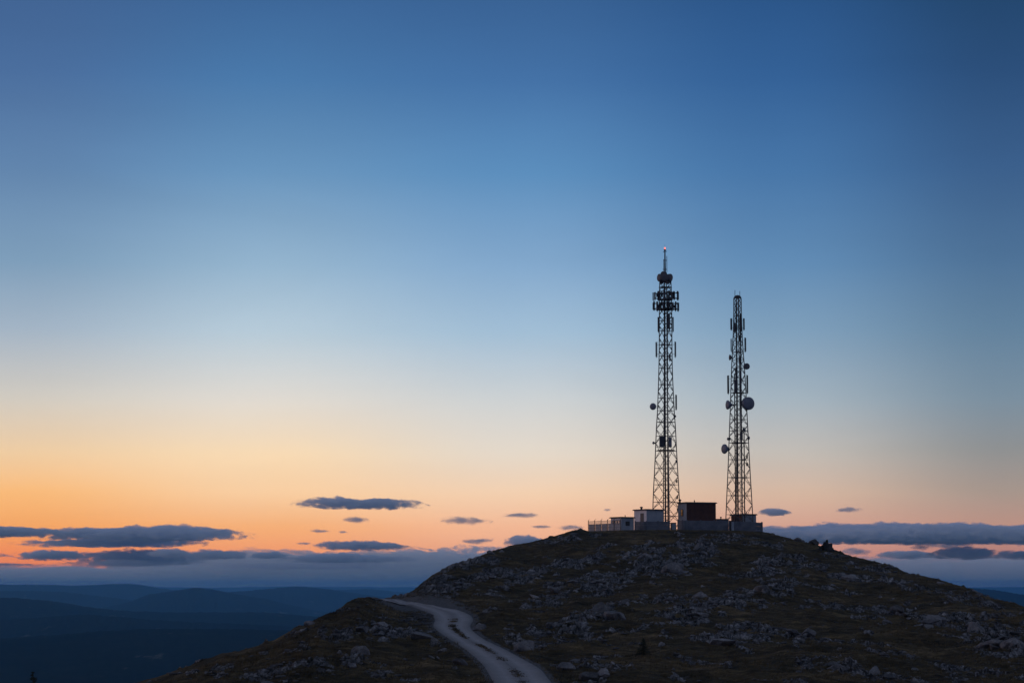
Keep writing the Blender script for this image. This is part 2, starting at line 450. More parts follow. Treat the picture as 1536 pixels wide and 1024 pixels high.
def hill_z(X, Y, want_masks=False, rd=None):
    X, Y = np.asarray(X, float), np.asarray(Y, float)
    sh = X.shape; Xf, Yf = X.ravel(), Y.ravel()
    z = base_z(Xf, Yf); px = px_of_u(Xf / np.maximum(Yf, 1e-3)); rp, rY = ridge(px)
    rd = road_dist(Xf, Yf)
    off = sstep(.2, 3.0, rd)                                       # calm beside the road
    yard = sstep(862, 885, px) * (1 - sstep(1146, 1165, px)) * sstep(-7, -2, Yf - rY)
    atr = np.exp(-((Yf - rY) / 16.0) ** 2)
    k = off * (1 - .93 * yard)
    rm = rock_mask(Xf, Yf) * off * (1 - yard)
    z = z + k * (1 - .55 * atr) * ((fbm(Xf * .055, Yf * .05, 3, 3) - .5) * 2.5 + (fbm(Xf * .22, Yf * .2, 5, 3) - .5) * 1.15)
    z = z + k * (fbm(Xf * .9, Yf * .8, 8, 3) - .5) * .32
    ang = 1.15; xr, yr = Xf * math.cos(ang) + Yf * math.sin(ang), -Xf * math.sin(ang) + Yf * math.cos(ang)
    xr = xr + (fbm(Xf * .5, Yf * .5, 31, 2) - .5) * 1.2
    d1, d2, cid = worley(xr * .24, yr * .80, 21)
    e1, e2, cid2 = worley(xr * .75 + 4, yr * 1.9, 22)
    ph = yr * .42 + (fbm(Xf * .16, Yf * .16, 71, 3) - .5) * 5.0 + cid * 1.3
    saw = ph - np.floor(ph); ph2 = yr * 1.25 + (fbm(Xf * .5, Yf * .4, 72, 3) - .5) * 4.0 + cid2 * 1.7; saw2 = ph2 - np.floor(ph2)
    z = z + rm * ((cid - .35) * .55 * sstep(0, .10, d2 - d1) + .55 * (saw - .4) * sstep(1.0, .90, saw) + .26 * (saw2 - .4) * sstep(1.0, .88, saw2)
                  + (cid2 - .4) * .22 * sstep(0, .14, e2 - e1) + (fbm(Xf * 2.6, Yf * 2.2, 60, 3) - .5) * .34)
    z = z - np.where(rd < .25, .12 * sstep(.25, -.3, rd), 0)
    if want_masks:
        gr = np.exp(-(np.maximum(rd, 0) / 1.1) ** 2) * .85
        far = sstep(312, 330, Yf) * (1 - sstep(1.6, 4.0, rd)) * .55
        tone = np.clip(.32 * cid + .38 * cid2 + .30 * saw2 + .1 * (fbm(Xf * 3, Yf * 3, 12, 2) - .5), 0, 1)
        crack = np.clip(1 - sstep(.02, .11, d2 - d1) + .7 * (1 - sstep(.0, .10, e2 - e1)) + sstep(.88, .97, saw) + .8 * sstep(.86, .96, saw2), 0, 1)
        return z.reshape(sh), rm.reshape(sh), np.maximum(gr, far * (rd > 0)).reshape(sh), tone.reshape(sh), crack.reshape(sh)
    return z.reshape(sh)

pxs = np.concatenate([np.linspace(-900, -60, 90)[:-1], np.linspace(-60, 1600, 1040), np.linspace(1600, 2400, 90)[1:]])
us = u_of(pxs)
NR = 560
tt = np.linspace(0, 1, NR)
gt = A_ * tt + (1 - A_) * tt * tt
rY_c = ridge(pxs)[1]
rows = [np.full(len(pxs), y) for y in (1.5, 8, 16, 30, 45, 60, 80, 100, 120, 145, 170, 190, 205, 216)]
rows += [YB + (rY_c - YB) * k for k in gt]
fl_c = flat_len(pxs)
rows += [rY_c + (fl_c + 20) * k for k in np.linspace(0, 1, 61)[1:]]
rows += [rY_c + fl_c + 20 + k for k in (4, 9, 15, 25, 40, 60, 90, 130, 180, 240, 320, 420, 520)]
YY = np.array(rows); XX = us[None, :] * YY
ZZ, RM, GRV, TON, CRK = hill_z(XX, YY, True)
V = np.stack([XX, YY, ZZ], -1).reshape(-1, 3)
me = grid_mesh('terrain', V, YY.shape[0], YY.shape[1], smooth=True)
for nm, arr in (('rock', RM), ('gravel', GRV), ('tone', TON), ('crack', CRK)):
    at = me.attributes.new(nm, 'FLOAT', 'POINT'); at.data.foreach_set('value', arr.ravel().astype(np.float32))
tag(link('terrain', me, M_terrain), kind='structure')

# fast height look-up for everything that stands on the hill
def ground_z(X, Y): return float(hill_z(np.array([X]), np.array([Y]))[0])
def on_hill(px, py):
    X, Y = G0(px, py); X, Y = float(X), float(Y)
    return Vector((X, Y, ground_z(X, Y)))

# road strip
NA = 17
ac = np.linspace(-.04, 1.04, NA)
RX = RL[:, None, 0] + (RR - RL)[:, None, 0] * ac; RYY = RL[:, None, 1] + (RR - RL)[:, None, 1] * ac
rz = base_z(RX, RYY)
crown = .05 - .10 * np.exp(-((ac - .27) / .09) ** 2) * .7 - .10 * np.exp(-((ac - .73) / .09) ** 2) * .7 - .16 * (np.abs(ac - .5) > .5)
rz = rz + crown[None, :] + (fbm(RX * 1.3, RYY * 1.3, 90, 3) - .5) * .09
me = grid_mesh('gravel_road', np.stack([RX, RYY, rz], -1).reshape(-1, 3), len(RL), NA)
at = me.attributes.new('across', 'FLOAT', 'POINT'); at.data.foreach_set('value', np.tile(ac, len(RL)).astype(np.float32))
grassy = (np.exp(-((ac - .5) / .10) ** 2)[None, :] * sstep(0, .05, np.linspace(0, 1, len(RL)))[:, None] * (1 - sstep(.42, .52, np.linspace(0, 1, len(RL))))[:, None]) * .92
at = me.attributes.new('grassy', 'FLOAT', 'POINT'); at.data.foreach_set('value', grassy.ravel().astype(np.float32))
tag(link('road', me, M_road), kind='structure')

# ------------------------------------------------------------------ rocks
def rock_template(seed, flat=.7, sub=4):
    import bmesh
    r = np.random.default_rng(seed)
    bm = bmesh.new(); bmesh.ops.create_icosphere(bm, subdivisions=sub, radius=1.0)
    vs = np.array([v.co[:] for v in bm.verts]); vs /= np.linalg.norm(vs, axis=1)[:, None]
    n = r.normal(size=(15, 3)); n /= np.linalg.norm(n, axis=1)[:, None]
    h = r.uniform(.55, .98, 15)
    dots = vs @ n.T
    rad = np.min(np.where(dots > .05, h / np.maximum(dots, .05), 9), axis=1)
    rad = np.minimum(rad, 1.25)
    rad = rad * (1 + .10 * (fbm(vs[:, 0] * 2.3 + 5 + seed, vs[:, 1] * 2.3 + vs[:, 2] * 1.7, seed, 3) - .5) * 2
                 + .035 * (fbm(vs[:, 0] * 8 + seed, vs[:, 1] * 8 + vs[:, 2] * 6, seed + 3, 3) - .5) * 2)
    vs = vs * rad[:, None] * np.array([1.0, .8, flat])
    for v, c in zip(bm.verts, vs): v.co = c
    me = bpy.data.meshes.new('boulder'); bm.to_mesh(me); bm.free()
    me.materials.append(M_rock)
    return me
RT = [rock_template(100 + i, random.uniform(.5, .8)) for i in range(10)]
RT_slab = [rock_template(200 + i, random.uniform(.3, .42)) for i in range(4)]
RT_low = [rock_template(300 + i, .6, 2) for i in range(6)]

def put_rock(px, py, wpx, label, cat='boulder', group=None, name='boulder', tpl=None, hk=1.0, rz=None):
    """wpx = width in photo pixels; py = its foot"""
    p = on_hill(px, py)
    o = bpy.data.objects.new(name, tpl or random.choice(RT)); COL.objects.link(o)
    r = wpx * (1.15 if wpx > 15 else 1.0) / F * p.y / 2
    o.scale = (r, r * random.uniform(.8, 1.2), r * hk)
    o.rotation_euler = (random.uniform(-.25, .25), random.uniform(-.25, .25), random.uniform(0, 6.28) if rz is None else rz)
    o.location = (p.x, p.y, p.z + r * hk * .12)
    return tag(o, label, cat, group)

BIG = [
 (922, 934, 40, 'largest grey boulder, at the upper right end of the outcrop in mid slope', 0, 1.0, 6),
 (900, 926, 30, 'broad cracked rock leaning on the left of the largest mid-slope boulder', 0, .9, 2),
 (1053, 893, 29, 'rounded lone boulder on the grass below the right tower', 0, .95, 1),
 (1077, 966, 46, 'long low grey slab lying in the grass on the lower middle slope', 1, .9, 0),
 (846, 1002, 26, 'dark blocky boulder right of the road near the bottom edge', 0, 1.05, 3),
 (865, 989, 30, 'flat pale slab just behind the blocky boulder beside the road bottom', 1, .8, 1),
 (884, 1014, 34, 'smooth rounded boulder at the bottom edge, left of a paler twin', 0, .9, 4),
 (906, 1013, 24, 'pale split boulder touching the smooth one at the bottom edge', 0, 1.1, 6),
 (789, 977, 26, 'rounded greenish grey boulder on the grass right beside the road', 0, 1.1, 7),
 (721, 944, 22, 'low boulder on the outer edge of the road bend, right side', 0, .9, 8),
 (992, 970, 14, 'small pale boulder right of the little spruce', 0, .9, 2),
 (545, 974, 30, 'round pale boulder standing out on the left shoulder below the road', 0, 1.15, 1),
 (527, 988, 17, 'small upright boulder left below the round pale one', 0, 1.1, 9),
 (630, 962, 30, 'broad dark boulder between the left shoulder and the road bend', 0, .85, 3),
 (572, 950, 44, 'long dark rock ledge under the gravel bank of the road', 1, 1.2, 2),
 (692, 996, 26, 'pointed grey boulder at the left edge of the lower road', 0, 1.0, 5),
 (664, 975, 18, 'small dark boulder left of the road above the pointed one', 0, .8, 6),
 (404, 1022, 30, 'pale boulder at the bottom edge, farthest left of all', 0, 1.0, 4),
 (481, 997, 18, 'hunched boulder low on the far left shoulder', 0, 1.0, 8),
 (1347, 925, 18, 'pale pointed boulder alone in the grass of the right slope', 0, 1.1, 7),
 (1397, 938, 32, 'humped cracked boulder on the right slope left of the dark group', 0, .9, 0),
 (1462, 950, 34, 'upper left boulder of the dark group at the right edge', 0, 1.0, 2),
 (1490, 968, 40, 'largest boulder of the dark group at the right edge', 0, .85, 5),
 (1521, 972, 30, 'rightmost boulder of the dark group at the picture edge', 0, .9, 1),
 (1364, 984, 15, 'small pale stone in the dark grass of the lower right slope', 0, .8, 9),
 (1370, 1001, 13, 'lowest small pale stone of the lower right slope', 0, .7, 3),
 (1275, 866, 24, 'tilted slab high on the right slope under the ridge', 1, 1.5, 3),
 (1143, 893, 28, 'peaked rock heap on the slope below the right end of the compound', 0, 1.1, 6),
 (1012, 855, 28, 'pale block heading the outcrop below the red brown hut', 0, 1.0, 7),
 (1330, 938, 22, 'low broad rock left of the humped cracked boulder', 1, 1.0, 1),
 (1197, 808, 14, 'small dark knob of rock on the ridge left of the pinnacle', 0, 1.2, 5),
 (1222, 813, 16, 'low rock step on the ridge touching the pinnacle on its left', 0, 1.0, 8),
 (860, 802, 15, 'dark stone on the skyline left of the fenced yard', 0, .9, 4),
 (735, 829, 13, 'dark stone on the skyline high above the road bend', 0, 1.1, 0),
 (752, 826, 9, 'small second stone on the skyline right of the one above the bend', 0, .9, 2),
 (684, 849, 8, 'small stone on the skyline midway up the left ridge', 0, 1.0, 3),
 (1332, 852, 14, 'stone on the skyline of the right ridge, upper one', 0, 1.0, 6),
 (1410, 876, 14, 'stone on the skyline of the right ridge, middle one', 0, .9, 9),
 (1470, 892, 15, 'stone on the skyline of the right ridge, lowest one', 0, 1.0, 1),
 (465, 939, 15, 'dark stone on the skyline of the left shoulder', 0, .9, 7),
]
for x, y, w, lab, kind_, hk, ti in BIG:
    t_ = RT_slab[ti % 4] if kind_ else RT[ti]
    put_rock(x, y, w, lab, tpl=t_, hk=hk, rz=ti * .9)

# pinnacle on the right ridge: leaning splintered blocks in one mesh
M_crag = varied('dark_crag', (.016, .017, .018, 1), (.045, .045, .047, 1), 1.2, .95, 0, .1, .9, 6, .1)
p = on_hill(1238, 823)
mb = MB()
for k, (dx, dz, w, h, lean) in enumerate(((.1, .5, .62, 1.25, -.25), (-.55, .2, .55, .95, -.15), (.62, .15, .6, .95, -.45), (1.2, -.2, .6, .7, -.5), (.25, 1.35, .30, .75, -.3), (-1.15, -.1, .6, .6, .1), (-2.0, -.2, .8, .5, .1), (1.75, -.5, .6, .5, -.4), (-.25, .95, .26, .6, -.1))):
    tpl = RT[k % 10]; R_ = Matrix.Rotation(lean, 3, 'Y') @ Matrix.Rotation(k * 1.3, 3, 'Z')
    vs = [Vector((dx, .35 * math.sin(k * 2), dz)) + Matrix.Rotation(-lean, 3, 'Y') @ Vector((c.x * w, c.y * w, c.z * h * 1.5)) for c in (Matrix.Rotation(k * 1.3, 3, 'Z') @ v.co for v in tpl.vertices)]
    mb.add(vs, [tuple(q.vertices) for q in tpl.polygons])
o = mb.build('rock_pinnacle', M_crag); o.location = p
tag(o, 'dark jagged rock pinnacle standing on the right skyline ridge', 'rock')

PATCH_L = {0: 'rock in the outcrop band climbing from the roadside to the largest boulder', 1: 'rock in the long outcrop band left of the middle slope',
 2: 'rock in the upper end of the outcrop band under the huts', 3: 'stone of the scree strip across the left flank above the road',
 4: 'rock in the outcrop below the red brown hut', 7: 'rock in the broken outcrop on the slope under the right tower',
 10: 'rock in the outcrop just below the right end of the compound', 11: 'rock in the outcrop high on the right slope under the pinnacle',
 14: 'rock in the loose outcrop in the middle of the right slope', 15: 'rock scattered round the dark group at the right edge',
 16: 'rock in the low outcrop right of the long slab', 17: 'rock in the low outcrop at the bottom right', 18: 'rock in the dark outcrop on the left shoulder'}
n_rock = 0
for bi, lab in PATCH_L.items():
    a, b, w, s = BANDS[bi]
    ax, ay, bx, by, w, s = BS[bi]
    n = int(np.clip(math.hypot(bx - ax, by - ay) * w * .075, 7, 15))
    for k in range(n):
        t = random.random(); off = random.gauss(0, .5) * w
        L = math.hypot(bx - ax, by - ay); nx, ny = -(by - ay) / L, (bx - ax) / L
        X, Y = ax + (bx - ax) * t + nx * off, ay + (by - ay) * t + ny * off
        if road_dist(np.array([X]), np.array([Y]))[0] < 1: continue
        rY = ridge(px_of_u(X / Y))[1]
        if Y > rY - 2: continue
        r = random.choice((.35, .45, .5, .6, .7, .85)) * random.uniform(.8, 1.2)
        o = bpy.data.objects.new('rock', random.choice(RT + RT_slab * 4)); COL.objects.link(o)
        o.scale = (r * random.uniform(1.1, 1.9), r, r * random.uniform(.7, 1.1))
        o.rotation_euler = (random.uniform(-.4, .4), random.uniform(-.4, .4), 1.1 + random.gauss(0, .4))
        o.location = (X, Y, ground_z(X, Y) + r * .15)
        tag(o, 'grey weathered ' + lab, 'rock', 'rocks of outcrop: ' + lab.split(' in the ')[-1].split(' of the ')[-1]); n_rock += 1

# loose stones nobody could count: one object
def scatter(n, y_lo=228, y_hi=1.0):
    px = rng.uniform(-40, 1580, n); t = rng.uniform(.05, 1.0, n) ** .8
    rp, rY = ridge(px); Y = YB + (rY - YB) * (A_ * t + (1 - A_) * t * t); X = u_of(px) * Y
    return X, Y
TV = [np.array([v.co[:] for v in m_.vertices]) for m_ in RT_low]
TF = [np.array([tuple(q.vertices) for q in m_.polygons]) for m_ in RT_low]
def stone_field(name, X, Y, r, label):
    Z = hill_z(X, Y); vs, fs, n = [], [], 0
    for i in range(len(X)):
        k = i % len(TV); a = rng.uniform(0, 6.28); c, s = math.cos(a), math.sin(a)
        v = TV[k] * r[i] * np.array([rng.uniform(.9, 1.9), 1, rng.uniform(.35, .9)])
        v = np.stack([v[:, 0] * c - v[:, 1] * s + X[i], v[:, 0] * s + v[:, 1] * c + Y[i], v[:, 2] + Z[i] + r[i] * .15], -1)
        vs.append(v); fs.append(TF[k] + n); n += len(v)
    me = bpy.data.meshes.new(name); raw_mesh(me, np.concatenate(vs), np.concatenate(fs), 3)
    return tag(link(name, me, M_rock), label, 'stones', kind='stuff')
X, Y = scatter(60000); rm = rock_mask(X, Y); rd = road_dist(X, Y)
keep = (rng.uniform(0, 1, len(X)) < .022 + .55 * rm) & (rd > .4)
X, Y = X[keep], Y[keep]
# gravel bank below the road's outer bend
tb = rng.uniform(.45, .93, 1500); ii = (tb * (len(RL) - 1)).astype(int); dd = np.abs(rng.normal(0, 2.6, 1500)) + .3
nv = RL[ii] - RR[ii]; nv /= np.hypot(nv[:, 0], nv[:, 1])[:, None]
Xb, Yb2 = RL[ii, 0] + nv[:, 0] * dd, RL[ii, 1] + nv[:, 1] * dd
ok = road_dist(Xb, Yb2) > .2
X, Y = np.concatenate([X, Xb[ok]]), np.concatenate([Y, Yb2[ok]])
r = np.exp(rng.normal(math.log(.15), .5, len(X))).clip(.05, .5)
stone_field('rubble', X, Y, r, 'loose grey stones strewn over the hillside and road bank')

# grass: one object
def grass_field(name, n, label, h0, h1):
    X, Y = scatter(n); rm = rock_mask(X, Y); rd = road_dist(X, Y)
    px = px_of_u(X / Y); yard = (px > 868) & (px < 1150) & (Y > ridge(px)[1] - 2)
    dens = fbm(X * .12, Y * .12, 55, 4)
    keep = (rng.uniform(0, 1, n) < (1 - rm) * np.clip(dens * 1.9 - .3, .1, 1)) & (rd > .25) & ~yard
    X, Y = X[keep], Y[keep]; Z = hill_z(X, Y); n = len(X)
    NB = 4; N = n * NB
    X, Y, Z = (np.repeat(a, NB) for a in (X, Y, Z))
    h = rng.uniform(h0, h1, N) * (0.6 + .8 * np.repeat(dens[keep], NB)); a = rng.uniform(0, 2 * PI, N)
    X = X + rng.normal(0, .14, N); Y = Y + rng.normal(0, .14, N)
    ca, sa = np.cos(a), np.sin(a); w = rng.uniform(.02, .045, N)
    lean = rng.uniform(.2, .9, N) * h; la = rng.normal(.4, .9, N)
    p0 = np.stack([X - ca * w, Y - sa * w, Z - .05], -1); p1 = np.stack([X + ca * w, Y + sa * w, Z - .05], -1)
    p2 = np.stack([X + np.cos(la) * lean, Y + np.sin(la) * lean, Z + h], -1)
    Vv = np.stack([p0, p1, p2], 1).reshape(-1, 3)
    me = bpy.data.meshes.new(name); raw_mesh(me, Vv, np.arange(N * 3).reshape(-1, 3), 3)
    return tag(link(name, me, M_blade), label, 'grass', kind='stuff')
grass_field('grass', 70000, 'dry tussock grass and heather over the hillside', .12, .36)

# tufts along the road's middle strip: one object
tb = rng.uniform(.03, .50, 2600); clump = fbm(tb * 120, tb * 0, 66, 3) > .47
tb = tb[clump]; ii = (tb * (len(RL) - 1)).astype(int)
cc = RC[ii] + (RR - RL)[ii] * rng.normal(0, .045, (len(ii), 1)); cc += rng.normal(0, .12, cc.shape)
N = len(cc) * 3; Xc, Yc = np.repeat(cc[:, 0], 3) + rng.normal(0, .08, N), np.repeat(cc[:, 1], 3) + rng.normal(0, .05, N)
Zc = base_z(Xc, Yc) + .04; a = rng.uniform(0, 6.28, N); w = .035; hh = rng.uniform(.05, .16, N)
Vv = np.stack([np.stack([Xc - np.cos(a) * w, Yc - np.sin(a) * w, Zc], -1), np.stack([Xc + np.cos(a) * w, Yc + np.sin(a) * w, Zc], -1),
               np.stack([Xc + rng.normal(0, .06, N), Yc + rng.normal(0, .05, N), Zc + hh], -1)], 1).reshape(-1, 3)
me = bpy.data.meshes.new('grass'); raw_mesh(me, Vv, np.arange(N * 3).reshape(-1, 3), 3)
tag(link('grass', me, M_blade), 'low dark tufts along the middle of the gravel road', 'grass', kind='stuff')

# ------------------------------------------------------------------ trees
def conifer(px, py, h, label, spread=.28, seed=1, sparse=1.0):
    r = np.random.default_rng(seed); p = on_hill(px, py)
    t = empty('spruce_tree', (p.x, p.y, p.z - .05)); tag(t, label, 'tree')
    mb = MB(); mb.bar((0, 0, -.1), (0, 0, h * .97), .022 * h, 8, .004)
    vs, fs = [], []
    z = h * .10
    limbs = []
    while z < h * .97:
        k = 1 - z / h; nb = 6
        for j in range(nb):
            if r.random() > sparse: continue
            a = r.uniform(0, 6.28); L = spread * h * (k ** .8) * r.uniform(.6, 1.15) + .03
            tip = Vector((math.cos(a) * L, math.sin(a) * L, z - L * r.uniform(.05, .4)))
            root = Vector((0, 0, z)); limbs.append((root, tip))
            for q in np.linspace(.12, 1, max(5, int(L * 12))):
                c = root.lerp(tip, q)
                for _ in range(3):
                    d = Vector(r.normal(size=3)); d.z = d.z * .6 - .3; d.normalize(); l = .08 * h ** .6 * r.uniform(.5, 1.1)
                    s_ = d.orthogonal().normalized() * l * .28
                    n = len(vs); vs += [c - s_, c + s_, c + d * l]; fs.append((n, n + 1, n + 2))
        z += h * r.uniform(.028, .05)
    for a_, b_ in limbs: mb.bar(a_, b_, .006 * h, 4, .002)
    mb.build('trunk', M_bark, t)
    MB().add(vs, fs).build('crown', M_needle, t)
    return t
conifer(965, 984, 2.0, 'small dark spruce alone on the grassy lower slope', .50, 3)
conifer(48, 1084, 6.0, 'faint dark treetop rising at the bottom left corner', .26, 5, .6)

# ------------------------------------------------------------------ valley, hills
S = 45000.0
n = 46
gx = np.linspace(-1, 1, n); gx = np.sign(gx) * np.abs(gx) ** 1.6 * S
gX, gY = np.meshgrid(gx, gx)
me = grid_mesh('ground', np.stack([gX, gY, np.full_like(gX, -262.0)], -1).reshape(-1, 3), n, n)
tag(link('ground', me, M_valley), kind='structure')

def hill_layer(tab, D, W, seed, rough=1.0, ncol=420, m=None):
    a = np.array(tab, float)
    pxv = np.linspace(a[0, 0], a[-1, 0], ncol)
    pyv = np.interp(pxv, a[:, 0], a[:, 1])
    k = np.ones(9) / 9; pyv = np.convolve(np.pad(pyv, 4, mode='edge'), k, 'valid')
    top = e_of(pyv) * D
    yv = np.linspace(-1, 1, 61)
    Xg = u_of(pxv)[None, :] * (D + yv[:, None] * W)
    Yg = np.repeat((D + yv * W)[:, None], ncol, 1)
    sh = np.clip(1 - np.abs(yv), 0, 1); sh = sh * sh * (3 - 2 * sh)
    edge = np.minimum(1, np.minimum(np.arange(ncol), np.arange(ncol)[::-1]) / 10)
    Z = -262 + (top[None, :] + 262) * sh[:, None] * edge[None, :]
    amp = (top.mean() + 262) * .10
    Z += (fbm(Xg / (W * .35), Yg / (W * .35), seed, 4) - .5) * amp * (1 - np.abs(yv[:, None])) * np.minimum(1, np.abs(yv[:, None]) * 4 + .15) * edge
    Z += (vnoise(Xg / (D * .0012), Yg / (D * .004), seed + 2) - .5) * D * .0007 * rough * (sh[:, None] > .2)
    Z += (vnoise(Xg / (D * .0004), Yg / (D * .003), seed + 3) - .5) * D * .00042 * rough * (sh[:, None] > .2)
    Z = np.maximum(Z, -270)
    me = grid_mesh('hill', np.stack([Xg, Yg, Z], -1).reshape(-1, 3), 61, ncol)
    return tag(link('hill', me, m or M_forest), kind='structure')

hill_layer([(-500, 990), (-250, 968), (0, 959), (104, 952), (142, 948), (196, 945), (275, 943.6), (400, 945), (434, 946), (520, 950), (700, 965), (900, 985), (1200, 1000), (1600, 980), (2100, 990)], 6200, 2600, 1, 1.0)
hill_layer([(-500, 905), (-200, 893), (0, 895.6), (47, 898), (95, 904), (142, 912), (190, 917), (253, 918.5), (400, 918), (484, 926), (700, 940), (1000, 950), (1500, 950), (2000, 960)], 10500, 3200, 2)
hill_layer([(-400, 945), (-150, 931), (0, 930), (70, 925), (125, 921), (180, 925), (250, 931), (330, 934), (420, 938), (520, 950), (640, 965)], 8300, 1500, 9, .9)
hill_layer([(-350, 905), (-120, 889), (-40, 887), (40, 886), (95, 888), (160, 895), (230, 904), (320, 915)], 18200, 2400, 10, .8)
hill_layer([(60, 935), (165, 909), (196, 902.5), (222, 891.5), (269, 885), (294, 881), (316, 883.5), (358, 891.5), (400, 898), (427, 905), (484, 918), (560, 930)], 15500, 2600, 3, .8)
hill_layer([(250, 915), (330, 889), (380, 885), (443, 879), (484, 882), (513, 887), (560, 893), (620, 902), (720, 920)], 19500, 3000, 4, .7)
hill_layer([(-700, 890), (-300, 882), (-100, 879), (0, 876.6), (70, 876.6), (104, 878), (142, 877), (187, 874.6), (215, 877), (234, 881), (263, 884.5), (330, 892), (450, 905)], 23500, 3500, 5, .7)
hill_layer([(380, 900), (480, 886), (513, 884.5), (554, 883), (601, 888), (660, 893), (800, 900)], 25500, 3000, 6, .7)
hill_layer([(1200, 905), (1330, 886), (1420, 879), (1452, 881.5), (1494, 884.5), (1536, 892), (1620, 905), (1760, 925)], 12500, 2400, 7, .7)
hill_layer([(-2500, 884), (-600, 881), (0, 881), (200, 880), (300, 881.5), (420, 879.5), (600, 880.5), (900, 882), (1300, 881), (1536, 880), (2200, 882), (4000, 884)], 39500, 4200, 8, .5, 700)

# ------------------------------------------------------------------ masts
def interp(tab, x):
    a = sorted(tab); return float(np.interp(x, [q[0] for q in a], [q[1] for q in a]))

class Tower:
    def __init__(s, D, base_px, base_py, widths, centres, rot, name, label):
        s.D = D; s.w = widths; s.c = centres; s.rot = rot
        s.o = P(base_px, base_py, D)
        s.root = empty(name, s.o); tag(s.root, label, 'tower')
        s.m = D / F / 1.0
    def loc(s, px, py, dy=0.0):
        """photo position -> local point, dy metres in front (negative) of / behind the axis"""
        return P(px, py, s.D + dy) - s.o
    def corner(s, py, k):
        c = s.loc(interp(s.c, py), py); R = interp(s.w, py) * s.m / 2 / math.cos(s.rot)
        a = s.rot + k * PI / 2
        return c + Vector((R * math.cos(a), R * math.sin(a), 0))
    def frame(s, bays, thick):
        lo, hi = bays[0], bays[-1]
        for k in range(4):
            MB().path([s.corner(py, k) for py in np.linspace(lo + 4, hi, 40)], .09, 6).build('leg', M_steel, s.root)
        for b0, b1 in zip(bays, bays[1:]):
            mb = MB(); big = (b0 - b1) > 13
            for k in range(4):
                A0, B0, A1, B1 = s.corner(b0, k), s.corner(b0, (k+1) % 4), s.corner(b1, k), s.corner(b1, (k+1) % 4)
                w = .050 if big else .041
                mb.bar(A0, B0, w * (1.5 if b0 in thick else 1.0))
                mid = (b0 + b1) / 2
                if big:     # diagonals from the rail's middle out to the legs and back
                    M0, M1 = (A0 + B0) / 2, (A1 + B1) / 2
                    La, Lb = s.corner(mid, k), s.corner(mid, (k+1) % 4)
                    for L_ in (La, Lb):
                        mb.bar(M0, L_, w); mb.bar(L_, M1, w)
                        # short redundant members
                        mb.bar((M0 + L_) / 2, (A0 if L_ is La else B0).lerp(L_, .55), w * .7)
                        mb.bar((M1 + L_) / 2, (A1 if L_ is La else B1).lerp(L_, .55), w * .7)
                else:
                    mb.bar(A0, B1, w); mb.bar(B0, A1, w)
            mb.build('brace_frame', M_steel, s.root)
        mb = MB()
        for k in range(4): mb.bar(s.corner(hi, k), s.corner(hi, (k+1) % 4), .06)
        mb.build('top_ring', M_steel, s.root)
    def ladder(s, dx, lo, hi, w=.2, dy=0.0, name='ladder'):
        mb = MB(); pts = [s.loc(interp(s.c, py) + dx, py, dy) for py in (lo, hi)]
        x = Vector((w, 0, 0))
        mb.bar(pts[0] - x, pts[1] - x, .035); mb.bar(pts[0] + x, pts[1] + x, .035)
        L = (pts[1] - pts[0]).length; n = int(L / .45)
        for i in range(n): q = pts[0].lerp(pts[1], (i + .5) / n); mb.bar(q - x, q + x, .02)
        mb.build(name, M_dark, s.root)
    def cables(s, dx, lo, hi, dy=0.0, w=.16):
        mb = MB(); a, b = s.loc(interp(s.c, lo) + dx, lo, dy), s.loc(interp(s.c, hi) + dx, hi, dy)
        for j in (-1, 0, 1): mb.bar(a + Vector((j * w * .6, j * .02, 0)), b + Vector((j * w * .6, 0, 0)), .05, 6)
        n = int((b - a).length / 1.1)
        for i in range(n):
            q = a.lerp(b, (i + .5) / n); mb.box((q.x - w, q.y - .08, q.z - .05), (q.x + w, q.y + .06, q.z + .05))
        mb.build('cable_run', M_dark, s.root)
    def attach(s, p):
        """nearest leg point at p's height, for the bracket"""
        py = 790 - (p.z) / s.m
        best = min((s.corner(float(np.clip(py, s.top, 790)), k) for k in range(4)), key=lambda q: (q - p).length)
        return best
    def panel(s, px, y0, y1, out, dy=0.0, w=.16, d=.09, thin=False):
        """flat sector aerial; out = direction it faces (x, y)"""
        a, b = s.loc(px, y1, dy), s.loc(px, y0, dy)
        f = Vector((out[0], out[1], 0)).normalized(); M = Matrix(((-f.y, f.x, 0, a.x), (f.x, f.y, 0, a.y), (0, 0, 1, a.z), (0, 0, 0, 1)))
        h = (b - a).length; mb = MB()
        w_ = w * .6 if thin else w
        prof = [(-w_, -d), (w_, -d), (w_, d * .5), (w_ * .6, d), (-w_ * .6, d), (-w_, d * .5)]
        vs = [M @ Vector((x, y, z)) for z in (0, h) for x, y in prof]
        mb.add(vs, [tuple(range(6))[::-1], tuple(range(6, 12))] + [(i, (i+1) % 6, 6 + (i+1) % 6, 6 + i) for i in range(6)])
        mb.bar(a + Vector((0, 0, -.22)) - f * .05, a + Vector((0, 0, .05)) - f * .05, .05, 6)
        o = mb.build('panel_antenna', M_panel, s.root)
        br = MB(); back = -f * (d + .10)
        br.bar(a + back + Vector((0, 0, -.1)), b + back + Vector((0, 0, .1)), .035, 6)
        for q in (.18, .82):
            c = a.lerp(b, q); t = s.attach(c)
            br.bar(c, c + back, .035); br.bar(c + back, Vector((t.x, t.y, c.z)), .035)
        br.build('bracket', M_dark, o)
        return o
